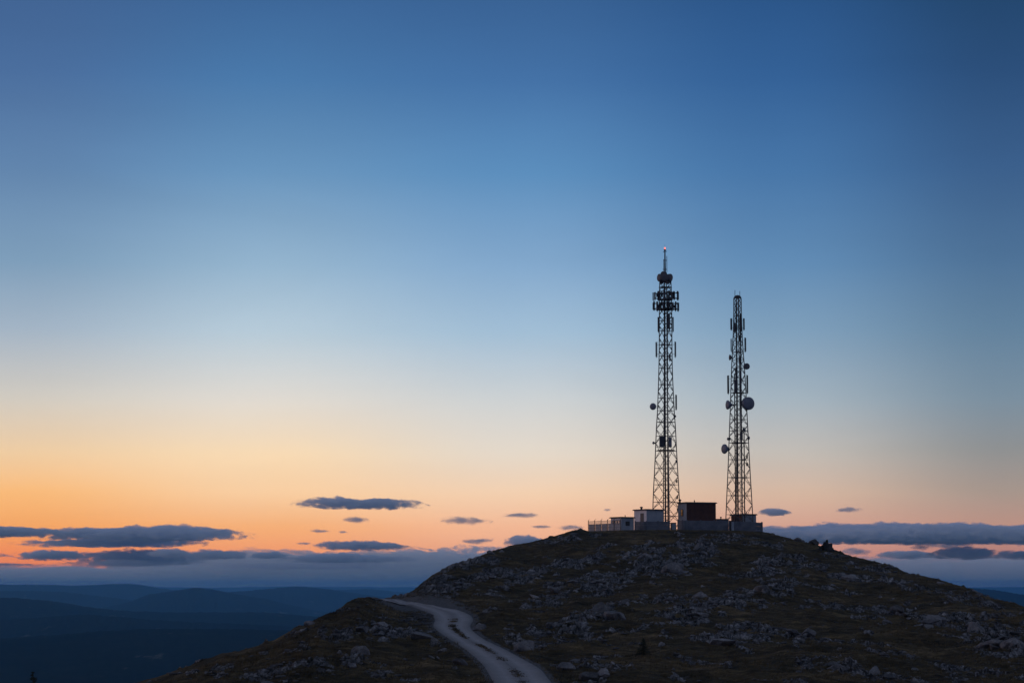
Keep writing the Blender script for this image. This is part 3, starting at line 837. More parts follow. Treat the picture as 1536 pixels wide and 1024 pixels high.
    def dish(s, px, py, r_px, axis, dy=0.0, kind='dish', mat=None):
        c = s.loc(px, py, dy); r = r_px * s.m; M = look_M(c, axis); mb = MB()
        if kind == 'drum':      # shrouded drum with a flat radome
            prof = [(r * .35, -r * .75), (r * .8, -r * .5), (r, -r * .25), (r, r * .32), (r * .97, r * .36), (r * .5, r * .42), (.02, r * .44)]
        elif kind == 'cone':    # cone-backed dish
            prof = [(r * .12, -r * 1.15), (r * .30, -r * .95), (r * .72, -r * .42), (r, -r * .05), (r, r * .06), (r * .7, r * .20), (r * .3, r * .27), (.02, r * .28)]
        else:
            prof = [(r * .3, -r * .55), (r * .7, -r * .38), (r * .97, -r * .08), (r, .0), (r, r * .1), (r * .75, r * .2), (r * .3, r * .27), (.02, r * .28)]
        mb.lathe(prof, M, 28)
        o = mb.build('dish_antenna', mat or M_dish, s.root, True)
        br = MB(); q = M @ Vector((0, 0, prof[0][1])); t = s.attach(q)
        br.bar(q + (M.to_3x3() @ Vector((0, 0, .1))), q - (M.to_3x3() @ Vector((0, 0, .12))), .12, 8)
        br.bar(q + Vector((0, 0, .06)), Vector((t.x, t.y, q.z + .06)), .045); br.bar(q - Vector((0, 0, .12)), Vector((t.x, t.y, q.z - .25)), .035)
        br.bar(Vector((t.x, t.y, q.z - .4)), Vector((t.x, t.y, q.z + .3)), .11, 8)
        br.build('mount', M_dark, o)
        return o
    def box(s, px, y0, y1, wpx, d=.4, dy=0.0, name='equipment_box', mat=None):
        a, b = s.loc(px - wpx / 2, y1, dy), s.loc(px + wpx / 2, y0, dy)
        mb = MB(); mb.box((a.x, a.y - d / 2, a.z), (b.x, a.y + d / 2, b.z))
        mb.box((a.x + .06, a.y - d / 2 - .03, a.z + .08), (b.x - .06, a.y - d / 2 - .003, b.z - .08))
        mb.box((a.x - .04, a.y - d / 2 - .04, b.z + .002), (b.x + .04, a.y + d / 2 + .02, b.z + .05))
        return mb.build(name, mat or M_panel, s.root)
    def platform(s, py, over, rail=False):
        c = s.loc(interp(s.c, py), py); R = interp(s.w, py) * s.m / 2 + over; mb = MB(); n = 8
        M = Matrix.Translation(c)
        mb.lathe([(R * .78, -.04), (R, -.04), (R, .05), (R * .78, .05)], M, 12)
        for k in range(4): mb.bar(c, c + Vector((R * math.cos(k * PI/2 + s.rot), R * math.sin(k * PI/2 + s.rot), 0)), .07)
        if rail:
            for k in range(12):
                a = 2 * PI * k / 12; q = c + Vector((R * math.cos(a), R * math.sin(a), 0))
                mb.bar(q, q + Vector((0, 0, .9)), .025); a2 = a + PI / 6; q2 = c + Vector((R * math.cos(a2), R * math.sin(a2), 0))
                for hh in (.45, .9): mb.bar(q + Vector((0, 0, hh)), q2 + Vector((0, 0, hh)), .022)
        return mb.build('platform', M_dark, s.root)

# ---- taller mast
T1 = Tower(456, 999.5, 794, [(800, 42), (752.8, 40), (726.7, 37.5), (702, 34.6), (676, 32), (654, 30), (640, 28.8), (615.8, 25.2), (576.7, 22), (552, 20.3), (517, 19.3), (480, 19), (440, 18.3), (422, 17), (405, 12)],
           [(800, 999.6), (702, 999.2), (615, 998.8), (552, 998.4), (480, 998.4), (420, 998), (370, 997)], math.radians(8.5), 'lattice_tower',
           'taller lattice tower on the left with a ring of drums and a red beacon')
T1.top = 412
T1.frame([793, 774, 752.8, 726.7, 702.2, 676, 654, 633, 615.8, 597, 576.7, 552, 534, 517, 496, 481, 465, 450, 436, 424, 412], (676, 633, 517, 465, 450))
T1.ladder(.6, 793, 412, .19, 0.0); T1.cables(-1.3, 792, 430, -.25); T1.cables(2.6, 790, 440, .2, .12)
T1.platform(464, .75, False); T1.platform(450, .2); T1.platform(675, -.35)
T1.platform(431, .15)
# drums round the head
for k in range(6):
    a = k * PI / 3 - PI / 2; r = 8.0
    x, y = math.cos(a), math.sin(a)
    T1.dish(997.3 + x * 8.2, 416.5, 5.9, (x, y, 0.0), y * 1.05, 'drum', M_drum)
for k in range(5):
    a = k * 2 * PI / 5 + .5; x, y = math.cos(a), math.sin(a)
    T1.dish(997.3 + x * 5.0, 411.0 if k % 2 else 422, 4.2, (x, y, 0.0), y * .8, 'drum', M_drum)
# sector aerials in two tiers on four out-rigger frames
for ti, (yt, yb) in enumerate(((437.5, 449), (453, 464.5))):
    fr = MB()
    for k, (fx, fy) in enumerate(((-1, .12), (1, -.1), (.2, -1), (-.15, 1))):
        f = Vector((fx, fy, 0)).normalized(); t_ = Vector((-f.y, f.x, 0))
        for j in ((-1, 0, 1) if k < 2 else (-1, 1)):
            out = (2.35, 2.0, 1.55)[(j + k + ti) % 3] if j else 2.4
            q = f * out + t_ * (j * random.uniform(.7, 1.0))
            d2 = f + t_ * j * .8
            T1.panel(998.6 + q.x / T1.m, yt + random.uniform(-1.5, 1.2), yb + random.uniform(-1.2, 1.8), (d2.x, d2.y), q.y, .15, .10)
        for j in ((-.45, .5) if k < 2 else (.5,)):
            q = f * random.uniform(1.2, 1.75) + t_ * j; yy = random.uniform(yt, yb - 6)
            T1.box(998.6 + q.x / T1.m, yy, yy + random.uniform(4, 6), random.uniform(2.6, 4.2), .35, q.y, 'radio_box', M_dark)
        c_ = T1.loc(998.5, (yt + yb) / 2); zt = T1.loc(998.5, yt + 2).z; zb_ = T1.loc(998.5, yb - 1).z
        for z in (zt, zb_):
            p0, p1 = Vector((c_.x, c_.y, z)), Vector((c_.x, c_.y, z)) + f * 2.1
            fr.bar(p0, p1, .07); fr.bar(p1 - t_ * 1.05, p1 + t_ * 1.05, .06)
            fr.bar(p0 + t_ * .9 + f * .8, p1 - t_ * .5, .045)
        fr.bar(Vector((c_.x, c_.y, zt)) + f * .9, Vector((c_.x, c_.y, zb_)) + f * 2.1, .055)
    fr.build('antenna_frame', M_dark, T1.root)
for px, y0, y1, ox in ((987.4, 475.5, 497.5, -1), (1009.8, 475.5, 497, 1), (984.3, 513, 535, -1), (1013.4, 512.5, 535, 1), (1014.6, 592, 614, 1)):
    T1.panel(px, y0, y1, (ox, -.25), -.15, .17, .10)
T1.panel(1003.6, 470, 493, (.2, -1), -1.3, .2, .1)
T1.panel(1005, 531, 541, (.2, -1), -1.1, .14, .1)
T1.dish(979.6, 609.5, 5.2, (-.45, -.9, 0), -.5, 'dish')
T1.dish(980.2, 664, 2.2, (-.7, -.7, 0), -.2, 'cone', M_drum)
T1.dish(1013.2, 624, 1.8, (.8, -.6, 0), -.2, 'cone', M_drum)
T1.box(992.6, 654.5, 670.5, 7.0, .6, -1.2, 'equipment_box', M_panel); T1.box(997.2, 653, 669, 3.0, .5, -.9, 'equipment_box', M_dark)
T1.box(1005.4, 656, 670.5, 4.2, .5, -1.0, 'equipment_box', M_dish)
for y in (665, 690, 720, 744, 762): T1.box(1013.5 + (y - 665) * .03, y, y + 4, 2.0, .25, -.1, 'junction_box', M_dark)
# top mast with its spurs and the beacon
mb = MB(); c = lambda px, py: T1.loc(px, py)
mb.bar(c(997.6, 412), c(997.3, 376), .19, 8, .12); mb.bar(c(995.4, 408), c(995.4, 389), .05); mb.bar(c(1000.4, 408), c(1000.2, 384), .055); mb.bar(c(997.2, 370.5), c(997.2, 366.5), .02)
for y, hw in ((378, 3.1), (390.5, 2.6), (404, 3.4)): mb.bar(c(997.4 - hw, y), c(997.4 + hw, y - (1.2 if y < 380 else 0)), .07)
mast = mb.build('mast', M_dark, T1.root)
MB().bar(c(997.3, 376.2), c(997.3, 374), .2, 10).build('beacon_base', M_dark, mast)
mb = MB(); mb.lathe([(.10, 0), (.15, .1), (.15, .28), (.1, .4), (.02, .44)], Matrix.Translation(c(997.3, 374)), 14)
mR, nt, b = new_mat('beacon_lens'); b.inputs['Base Color'].default_value = (.5, .05, .03, 1)
b.inputs['Emission Color'].default_value = (1, .24, .18, 1); b.inputs['Emission Strength'].default_value = 1.5
mb.build('beacon', mR, mast, True)

# ---- shorter mast
T2 = Tower(459, 1109, 794, [(800, 43), (771.5, 40.3), (743, 37.5), (716, 34.6), (682.6, 31.3), (664, 29.8), (629, 26.6), (590, 23.2), (550, 19.6), (527, 16.4), (500, 13.4), (470, 11.7), (440, 11.2)],
           [(800, 1109.2), (716, 1108.6), (664, 1108.2), (590, 1107.6), (527, 1106.7), (447, 1106.2)], math.radians(7.5), 'lattice_tower',
           'shorter lattice tower on the right with a large white dish')
T2.top = 447
T2.frame([793, 771.5, 743, 716, 689, 664, 646, 629, 607, 589, 571, 552, 540, 528, 515, 503, 491, 481, 473, 463, 455, 447], (716, 664, 589, 528, 473))
T2.ladder(.4, 793, 447, .2, 0); T2.cables(-1.9, 792, 455, -.2); T2.cables(4.2, 792, 470, .1, .14); T2.cables(-5.5, 790, 560, .2, .10); T2.cables(8.0, 792, 640, .2, .1)
for y in (664, 589, 528, 473): T2.platform(y, -.25)
mb = MB(); c2 = lambda px, py: T2.loc(px, py)
mb.lathe([(.72, 0), (.72, .12), (.62, .3), (.4, .46), (.15, .54), (.02, .56)], Matrix.Translation(c2(1106.3, 446.8)), 20)
mb.build('cap', M_dark, T2.root, True)
MB().bar(c2(1102.4, 447), c2(1102.4, 435), .05).build('whip_antenna', M_dark, T2.root)
MB().bar(c2(1109.7, 447), c2(1109.7, 436.5), .05).build('whip_antenna', M_dark, T2.root)
for px, y0, y1, ox in ((1096.6, 477.5, 494.5, -1), (1116.2, 477.5, 494.5, 1), (1118.4, 506.5, 527, 1), (1092, 563, 590, -1), (1121.4, 562.5, 589.5, 1)):
    T2.panel(px, y0, y1, (ox, -.3), -.15, .18, .11)
T2.panel(1096.6, 508, 526.5, (-1, -.2), -.1, .12, .07, True)
for px, y0, y1 in ((1104.8, 562, 586), (1103.4, 570, 588), (1110.8, 556, 575), (1110.8, 480, 497), (1101.8, 484, 498)):
    T2.panel(px, y0, y1, (.1, -1), -1.1, .19, .1)
for px, y in ((1103, 488), (1110.5, 478), (1109.5, 536), (1104, 553), (1110, 503)):
    T2.box(px, y, y + 9, 2.6, .4, -.8, 'radio_box', M_dark)
T2.dish(1094.8, 536, 4.4, (-1, -.15, 0), -.1, 'dish', M_drum)
T2.dish(1119.9, 549.3, 4.7, (.35, -.94, 0), -.7, 'drum', M_drum)
T2.dish(1121.8, 605, 9.7, (.42, -.9, 0), -1.2, 'drum', M_dish)
T2.dish(1091.6, 607, 7.0, (-.93, -.35, 0), -.3, 'cone', M_dish)
T2.dish(1086.8, 673, 7.3, (-.82, -.57, 0), -.4, 'cone', M_dish)
T2.dish(1092, 658, 2.3, (-.8, -.6, 0), -.3, 'cone', M_drum); T2.dish(1123, 656.5, 2.4, (.8, -.6, 0), -.3, 'drum', M_drum)
T2.dish(1116.5, 644, 3.2, (.7, -.6, .35), -.6, 'cone', M_drum)
T2.box(1112, 648, 660, 4.0, .5, -.8, 'equipment_box', M_dark)
for y in (683, 694): T2.box(1120.5, y, y + 4.5, 2.2, .3, -.3, 'junction_box', M_dark)

# ------------------------------------------------------------------ the compound
def hut(name, label, px_c, Y, wl, wr, h_py, rot, wall_m, roof_m, wall_mR=None, sink=.5):
    """box building; near corner at (px_c, Y); right face wr long turned back by rot, left face wl long"""
    c = P(px_c, 795, Y); z0 = ground_z(c.x, c.y) - sink
    top = P(px_c, h_py, Y).z
    root = empty(name, (c.x, c.y, z0), rot); tag(root, label, 'hut')
    H = top - z0
    mb = MB()
    mb.box((0, 0, 0), (wr, wl, H)); w = mb.build('wall', wall_m, root)
    if wall_mR:     # its long side is clad differently
        mb = MB(); n = int(wr / .28)
        for i in range(n):
            x0 = wr * i / n; mb.box((x0 + .004, -.035 - .01 * (i % 2), .02), (x0 + wr / n - .008, -.003, H - .01))
        mb.build('cladding', wall_mR, root)
    mb = MB(); e = .22
    mb.box((-e, -e, H + .003), (wr + e, wl + e, H + .16)); mb.box((-e + .1, -e + .1, H + .163), (wr + e - .1, wl + e - .1, H + .23))
    r = mb.build('roof', roof_m, root)
    return root, H, r
def window_l(root, y0, y1, z0, z1, name='window', m=None):
    """on the left face (x = 0)"""
    mb = MB(); t = .07
    for a, b in (((y0 - t, z0 - t), (y1 + t, z0)), ((y0 - t, z1), (y1 + t, z1 + t)), ((y0 - t, z0), (y0, z1)), ((y1, z0), (y1 + t, z1))):
        mb.box((-.06, a[0], a[1]), (-.003, b[0], b[1]))
    w = mb.build(name, M_dark, root)
    MB().box((-.03, y0, z0), (-.004, y1, z1)).build('pane' if name == 'window' else 'leaf', m or M_glass, w)
def window_r(root, x0, x1, z0, z1, name='window', m=None, off=.0):
    mb = MB(); t = .07
    for a, b in (((x0 - t, z0 - t), (x1 + t, z0)), ((x0 - t, z1), (x1 + t, z1 + t)), ((x0 - t, z0), (x0, z1)), ((x1, z0), (x1 + t, z1))):
        mb.box((a[0], -.06 - off, a[1]), (b[0], -.003 - off, b[1]))
    w = mb.build(name, M_dark, root)
    if name == 'vent':
        mb = MB(); n = 7
        for i in range(n):
            z = z0 + (z1 - z0) * i / n; mb.add([(x0, -.05 - off, z), (x1, -.05 - off, z), (x1, -.006 - off, z + (z1 - z0) / n), (x0, -.006 - off, z + (z1 - z0) / n)], [(0, 1, 2, 3)])
        mb.build('louvre', M_dark, w)
    else:
        MB().box((x0, -.03 - off, z0), (x1, -.004 - off, z1)).build('pane', m or M_glass, w)
def cowl(root, x, y, H, r=.22, h=.5, name='roof_vent'):
    mb = MB(); mb.lathe([(r * .6, 0), (r * .6, h * .5), (r, h * .55), (r, h * .8), (r * .5, h), (.02, h * 1.03)], Matrix.Translation((x, y, H + .233)), 12)
    return mb.build(name, M_dark, root)

A1 = math.radians(34)
r1, H, rf = hut('equipment_hut', 'small pale hut at the left end beside the wire fence', 932, 441, 3.2, 2.85, 776.5, A1, M_pale, M_roof, M_grey)
for y in (.5, 1.3, 2.1): window_l(r1, y, y + .5, H - 1.25, H - .45)
window_r(r1, 1.0, 1.75, H - 1.3, H - .65, 'vent', off=.05); cowl(r1, 2.0, 1.5, H, .1, .35)
r2, H, rf = hut('equipment_hut', 'pale grey hut with one door in front of the taller tower', 969.9, 446, 3.8, 3.9, 764.8, A1, M_pale, M_roof, M_grey)
window_l(r2, .9, 1.75, H - 2.3, H - .6, 'door', M_door); cowl(r2, .8, 2.6, H, .3, .5)
r3, H, rf = hut('equipment_hut', 'tallest hut, dark red brown, standing between the two towers', 1030, 452, 3.9, 6.0, 754.3, math.radians(20), M_grey, M_roof, M_red)
window_l(r3, 1.5, 2.5, H - 2.3, H - 1.15); cowl(r3, -.05, 2.9, H, .28, .6); cowl(r3, 2.3, 1.5, H, .13, .4)
r4, H, rf = hut('equipment_hut', 'low dark hut under the shorter tower at the right end', 1113, 462, 4.2, 3.1, 772.0, math.radians(24), M_red, M_roof, M_grey)
cowl(r4, 1.6, 1.2, H, .12, .35)
r5, H, rf = hut('equipment_hut', 'lowest flat hut tucked right of the red brown hut', 1076, 458, 1.6, 2.0, 779.5, math.radians(12), M_grey, M_roof)
cowl(r5, .9, .6, H, .18, .4)

def span(a, b, Ya, Yb): return P(a, 795, Ya), P(b, 795, Yb)
def barrier(name, label, pts, h, kind_, cat):
    """fence or wall along ground points"""
    root = empty(name, (pts[0].x, pts[0].y, ground_z(pts[0].x, pts[0].y))); tag(root, label, cat)
    o = Vector(root.location)
    for A, B in zip(pts, pts[1:]):
        A, B = Vector((A.x, A.y, 0)), Vector((B.x, B.y, 0))
        L = (B - A).length; d = (B - A) / L; n = max(1, round(L / 2.4)); nv = Vector((-d.y, d.x, 0))
        def gp(t, z=0.0):
            q = A + d * t; return Vector((q.x, q.y, ground_z(q.x, q.y) + z)) - o
        for i in range(n + 1):
            q = gp(L * i / n)
            mb = MB(); R_ = Matrix.Translation(q) @ Matrix(((d.x, nv.x, 0, 0), (d.y, nv.y, 0, 0), (0, 0, 1, 0), (0, 0, 0, 1)))
            w = .05 if kind_ == 'wire' else .09
            mb.box((-w, -w, -.5), (w, w, h + (.12 if kind_ != 'wire' else .18)), R_)
            if kind_ == 'wire': mb.bar(q + Vector((0, 0, h + .1)), q + Vector((0, 0, h + .4)) + nv * .25, .035)
            mb.build('post', M_conc if kind_ != 'wire' else M_dark, root)
        for i in range(n):
            t0, t1 = L * i / n + .1, L * (i + 1) / n - .1
            if kind_ == 'wire':
                mb = MB(); m = int((t1 - t0) / .10)
                for j in range(m + 1):
                    t = t0 + (t1 - t0) * j / m; mb.bar(gp(t, .02), gp(t, h), .012, 4)
                for z in (.05, h * .33, h * .66, h): mb.bar(gp(t0 - .08, z), gp(t1 + .08, z), .03, 4)
                mb.build('mesh_panel', M_wire, root)
                mb = MB(); q0, q1 = gp(t0), gp(t1); k = 8
                for j in range(k):
                    a, b = q0.lerp(q1, j / k), q0.lerp(q1, (j + 1) / k - .004)
                    mb.add([a + Vector((0, 0, -.4)) + nv * .06, b + Vector((0, 0, -.4)) + nv * .06, b + Vector((0, 0, h * .70)) + nv * .06, a + Vector((0, 0, h * .70)) + nv * .06,
                            a + Vector((0, 0, -.4)) + nv * .10, b + Vector((0, 0, -.4)) + nv * .10, b + Vector((0, 0, h * .70)) + nv * .10, a + Vector((0, 0, h * .70)) + nv * .10],
                           [(0, 1, 2, 3), (7, 6, 5, 4), (3, 2, 6, 7), (0, 3, 7, 4), (1, 5, 6, 2)])
                mb.build('sheet_panel', M_pale, root)
            else:
                mb = MB(); q0, q1 = gp(t0), gp(t1); k = 3
                for j in range(k):
                    z0, z1 = -.5 + (h + .5) * j / k, -.5 + (h + .5) * (j + 1) / k - .015
                    vs = [q + nv * s_ + Vector((0, 0, z)) for z in (z0, z1) for q, s_ in ((q0, -.05), (q1, -.05), (q1, .05), (q0, .05))]
                    mb.add(vs, [(0, 3, 2, 1), (4, 5, 6, 7), (0, 1, 5, 4), (1, 2, 6, 5), (2, 3, 7, 6), (3, 0, 4, 7)])
                mb.build('panel', M_conc, root)
    return root
a0, a1 = span(882.5, 931.0, 449, 439.5)
barrier('security_fence', 'tall wire security fence at the left end of the compound', [a0, a1], 1.85, 'wire', 'fence')
b0, b1 = span(953, 970, 448, 443); _, b2 = span(0, 1004, 0, 446)
barrier('panel_wall', 'grey concrete panel wall round the pale grey hut', [b0, b1, b2], 1.55, 'wall', 'wall')
c0, c1 = span(1017, 1030.5, 453, 447.5); _, c2_ = span(0, 1092, 0, 449.5)
barrier('panel_wall', 'long grey concrete panel wall before the red brown hut', [c0, c1, c2_], 1.75, 'wall', 'wall')
d0, d1 = span(1094, 1142.5, 450, 452); _, d2 = span(0, 1143.5, 0, 462)
barrier('panel_wall', 'grey concrete panel wall below the shorter tower, right end', [d0, d1, d2], 1.7, 'wall', 'wall')

def cabinet(px, py0, wpx, Y, label):
    a = P(px, py0, Y); z0 = ground_z(a.x, a.y) - .2; w = wpx * Y / F; root = empty('equipment_cabinet', (a.x, a.y, z0), .2); tag(root, label, 'cabinet')
    h = a.z - z0
    MB().box((-w/2, -.4, 0), (w/2, .4, h)).build('body', M_dark, root)
    MB().box((-w/2 + .06, -.44, .15), (w/2 - .06, -.403, h - .1)).build('door', M_grey, root)
    MB().box((-w/2 - .05, -.48, h + .003), (w/2 + .05, .45, h + .07)).build('lid', M_roof, root)
cabinet(1010, 784, 7, 449, 'small dark cabinet between the pale grey hut and the red brown hut')
cabinet(1098, 781, 5, 447, 'small dark cabinet at the foot of the shorter tower')

# ------------------------------------------------------------------ clouds: closed bodies of thin vapour far beyond the hills
def cloud_mat(name, dens, col, thr, L, step, bank=False):
    """vapour whose density breaks up into puffs and shreds"""
    m = bpy.data.materials.new(name); m.use_nodes = True; nt = m.node_tree
    nt.nodes.remove(nt.nodes['Principled BSDF'])
    v = nt.nodes.new('ShaderNodeVolumePrincipled')
    v.inputs['Color'].default_value = col; v.inputs['Anisotropy'].default_value = -.1
    geo = nt.nodes.new('ShaderNodeNewGeometry')
    mp = nt.nodes.new('ShaderNodeMapping'); nt.links.new(geo.outputs['Position'], mp.inputs[0])
    mp.inputs['Scale'].default_value = (1 / L, 1 / ((25 if bank else 2.2) * L), 2.3 / L)
    n = noise(nt, 1.0, 5, .62, mp.outputs[0], .3)
    d = nt.nodes.new('ShaderNodeMapRange'); d.inputs['From Min'].default_value = thr; d.inputs['From Max'].default_value = thr + .22
    d.inputs['To Max'].default_value = dens
    tc = nt.nodes.new('ShaderNodeTexCoord')
    mp2 = nt.nodes.new('ShaderNodeMapping'); nt.links.new(tc.outputs['Generated'], mp2.inputs[0])
    if bank:        # only its upper rim frays
        sp = nt.nodes.new('ShaderNodeSeparateXYZ'); nt.links.new(mp2.outputs[0], sp.inputs[0]); rr_ = sp.outputs['Z']; lo_, hi_, k_ = .62, .98, .34
    else:           # thins out towards its rim all round
        mp2.inputs['Location'].default_value = (-1, -1, -1); mp2.inputs['Scale'].default_value = (2, 2, 2)
        ln = nt.nodes.new('ShaderNodeVectorMath'); ln.operation = 'LENGTH'; nt.links.new(mp2.outputs[0], ln.inputs[0]); rr_ = ln.outputs['Value']; lo_, hi_, k_ = .25, 1.05, .36
    fo = nt.nodes.new('ShaderNodeMapRange'); fo.inputs['From Min'].default_value = lo_; fo.inputs['From Max'].default_value = hi_
    fo.inputs['To Max'].default_value = k_; nt.links.new(rr_, fo.inputs['Value'])
    n = math_n(nt, 'SUBTRACT', n, fo.outputs[0])
    nt.links.new(n, d.inputs['Value']); nt.links.new(d.outputs[0], v.inputs['Density'])
    nt.links.new(v.outputs[0], nt.nodes['Material Output'].inputs['Volume'])
    m.cycles.volume_step_rate = step
    return m
CLOUD_C = (.84, .90, .97, 1)
M_cloud = cloud_mat('cloud_vapour', .0085, CLOUD_C, .20, 200, .14)
M_thin = cloud_mat('thin_cloud_vapour', .0030, CLOUD_C, .28, 170, .20)
M_bank = cloud_mat('cloud_bank_vapour', 0.0013, (.97, .99, 1.0, 1), .24, 300, .045, True)

def cloud(x0, x1, yt, yb, label, D=50000, seed=1, m=None, lump=1.0, depth=None, group=None, ns=None, foot=.22, skew=0.0, plate=.42):
    if m is not M_bank: gx_, gy_ = (x1 - x0) * .05, (yb - yt) * .08; x0, x1, yt, yb = x0 - gx_, x1 + gx_, yt - gy_, yb + gy_
    cx, w = (x0 + x1) / 2, (x1 - x0) / 2
    s = D / F; W = w * s; Hh = (yb - yt) * s
    dp = depth or max(W * .55, 700)
    ns = ns or int(np.clip(w * 3.2, 72, 900)); nr_ = 34
    r = np.sin(np.linspace(0, PI / 2, nr_)); th = np.linspace(0, 2 * PI, ns, endpoint=False)
    Rr, Th = np.meshgrid(r, th, indexing='ij')
    rim = .74 + .52 * fbm(np.cos(Th) * 3.2 + seed * 3.1, np.sin(Th) * 3.2 + seed, seed, 4, .6)
    Xc, Yc = Rr * rim * np.cos(Th) * W, Rr * rim * np.sin(Th) * dp
    body = np.clip(1 - Rr ** 2, 0, 1)
    L = 11 * s * lump
    ys = 40 if m is M_bank else 1
    n1 = fbm(Xc / L + seed * 7, Yc / (L * 2.5 * ys), seed + 4, 4, .55); n0 = fbm(Xc / (L * 4.5) + seed, Yc / (L * 6 * ys), seed + 9, 2)
    fine = fbm(Xc / (L * .38) + seed, Yc / (L * ys), seed + 21, 3, .6)
    hgt = body ** plate * (.42 + .62 * n0) * (1 + skew * Xc / W)
    zt = Hh * hgt * (1 - foot) + s * lump * body ** .35 * (9.0 * (n1 - .45) + 4.0 * (fine - .5)) * min(1.0, (yb - yt) / 14)
    zt = np.maximum(zt, .03 * Hh * body)
    zb = -Hh * foot * body ** .5 * (.35 + 1.1 * fbm(Xc / (L * 2.5) + 50, Yc / (L * 4), seed + 12, 3))
    base = P(cx, yb - (yb - yt) * foot, D)
    top = np.stack([Xc, Yc, zt], -1); bot = np.stack([Xc, Yc, zb], -1)
    # one closed skin: top centre -> rim -> bottom centre
    V = np.concatenate([[[0, 0, zt[0].mean()]], top[1:].reshape(-1, 3), bot[1:-1][::-1].reshape(-1, 3), [[0, 0, zb[0].mean()]]])
    nl = (nr_ - 1) + (nr_ - 2); f = []
    for i in range(nl - 1):
        a = 1 + i * ns; j = np.arange(ns); j2 = (j + 1) % ns
        f.append(np.stack([a + j, a + ns + j, a + ns + j2, a + j2], -1))
    q = np.concatenate(f).tolist()
    last = len(V) - 1; a = 1 + (nl - 1) * ns
    q += [(0, 1 + j, 1 + (j + 1) % ns) for j in range(ns)] + [(a + (j + 1) % ns, a + j, last) for j in range(ns)]
    me = bpy.data.meshes.new('cloud'); me.from_pydata(V.tolist(), [], q); me.update()
    me.polygons.foreach_set('use_smooth', np.ones(len(me.polygons), bool))
    o = link('cloud', me, m or M_cloud); o.location = base
    return tag(o, label, 'cloud', group)

CL = [
 (454, 634, 744, 763, 'long dark lens-shaped cloud alone in the orange sky left of the towers', M_cloud, .9, -.25),
 (-160, 118, 788, 805, 'dark flat cloud cut by the left picture edge, upper row', M_cloud, .9, 0),
 (60, 362, 784, 811, 'largest dark cloud of the upper left row', M_cloud, 1.0, .25),
 (40, 300, 803, 820, 'dark flat cloud under the largest one at the upper left', M_cloud, .9, .2),
 (18, 140, 820, 840, 'grey cloud of the lower left row, nearest the left edge', M_cloud, .9, 0),
 (-60, 22, 827, 837, 'small cloud at the left edge of the lower row', M_thin, .8, 0),
 (-80, 80, 843, 849, 'thin dark streak low at the left edge', M_thin, .8, 0),
 (80, 300, 838, 852, 'thin grey streak low on the left, over the cloud bank', M_thin, .9, 0),
 (120, 300, 820, 846, 'second grey cloud of the lower left row', M_cloud, 1.0, 0),
 (128, 216, 824, 840, 'pale grey hump in the lower row between two darker humps', M_thin, .9, 0),
 (222, 288, 822, 835, 'small dark hump standing on the bank under the largest dark cloud', M_cloud, .8, 0),
 (284, 372, 822, 838, 'peaked hump of cloud on the bank just right of the largest dark cloud', M_cloud, 1.0, 0),
 (376, 430, 825, 838, 'small rounded hump on the bank left of the flat pair', M_cloud, .9, 0),
 (416, 612, 827, 844, 'long low hump along the bank under the flat grey cloud', M_cloud, 1.1, 0),
 (86, 340, 837, 849, 'flat grey layer below the humps of the lower left row', M_thin, .7, 0),
 (290, 630, 842, 854, 'long flat grey layer inside the bank in mid left', M_thin, .8, 0),
 (512, 560, 774, 784, 'small wisp just below the lens-shaped cloud', M_thin, .6, -.4),
 (462, 496, 792, 799, 'small wisp lower left of the lens-shaped cloud', M_thin, .6, 0),
 (507, 524, 794, 800, 'tiniest wisp in the orange sky below the lens-shaped cloud', M_thin, .5, 0),
 (442, 470, 812, 817, 'small thin wisp over the bank, left of a flat pair', M_thin, .5, 0),
 (472, 616, 807, 825, 'flat grey cloud floating just above the bank in mid left', M_cloud, .8, -.35),
 (658, 746, 774, 787, 'ragged grey wisp midway between the lens cloud and the towers', M_thin, .7, -.5),
 (750, 816, 768, 776, 'faint ragged wisp right of the ragged grey one', M_thin, .6, 0),
 (686, 748, 805, 816, 'low grey wisp above the left slope of the hill', M_thin, .6, .6),
 (756, 814, 801, 820, 'domed grey cloud touching the left slope of the hill', M_cloud, .9, 0),
 (796, 828, 786, 792, 'small wisp over the skyline left of the fence', M_thin, .6, 0),
 (836, 882, 785, 795, 'thin cloud just left of the wire fence', M_thin, .7, 0),
 (905, 919, 762, 766, 'tiny wisp above the small pale hut', M_thin, .5, 0),
 (1136, 1188, 759, 773, 'dark cloud just right of the foot of the shorter tower', M_cloud, .8, -.3),
 (1252, 1294, 758, 768, 'small dark cloud alone in the sky at the right', M_thin, .6, 0),
 (1080, 1700, 784, 814, 'long dark cloud band above the right ridge', M_cloud, 1.0, -.1),
 (1364, 1396, 813, 825, 'small grey puff in the pink gap at the right', M_thin, .7, 0),
 (1392, 1462, 810, 825, 'wider grey puff in the pink gap at the right', M_thin, .7, -.4),
 (1258, 1306, 820, 833, 'low grey puff touching the right ridge', M_thin, .7, 0),
 (1318, 1402, 821, 838, 'low hump of cloud on the right bank, left one of three', M_cloud, .9, 0),
 (1396, 1500, 819, 838, 'broad hump of cloud on the right bank under the wider grey puff', M_cloud, 1.0, 0),
 (1490, 1620, 824, 838, 'hump of cloud on the right bank cut by the picture edge', M_cloud, .9, 0),
 (1520, 1580, 803, 818, 'dark cloud cut by the right picture edge', M_cloud, .7, 0),
]
for i, (x0, x1, yt, yb, lab, m, lump, sk) in enumerate(CL):
    cloud(x0, x1, yt, yb, lab, 50000 + (i % 5) * 900, i + 3, m, lump, skew=sk)
cloud(-700, 900, 838, 905, 'broad grey blue cloud bank along the horizon at the left', 62000, 61, M_bank, 1.2, 5000, ns=1400, foot=.6, plate=.22)
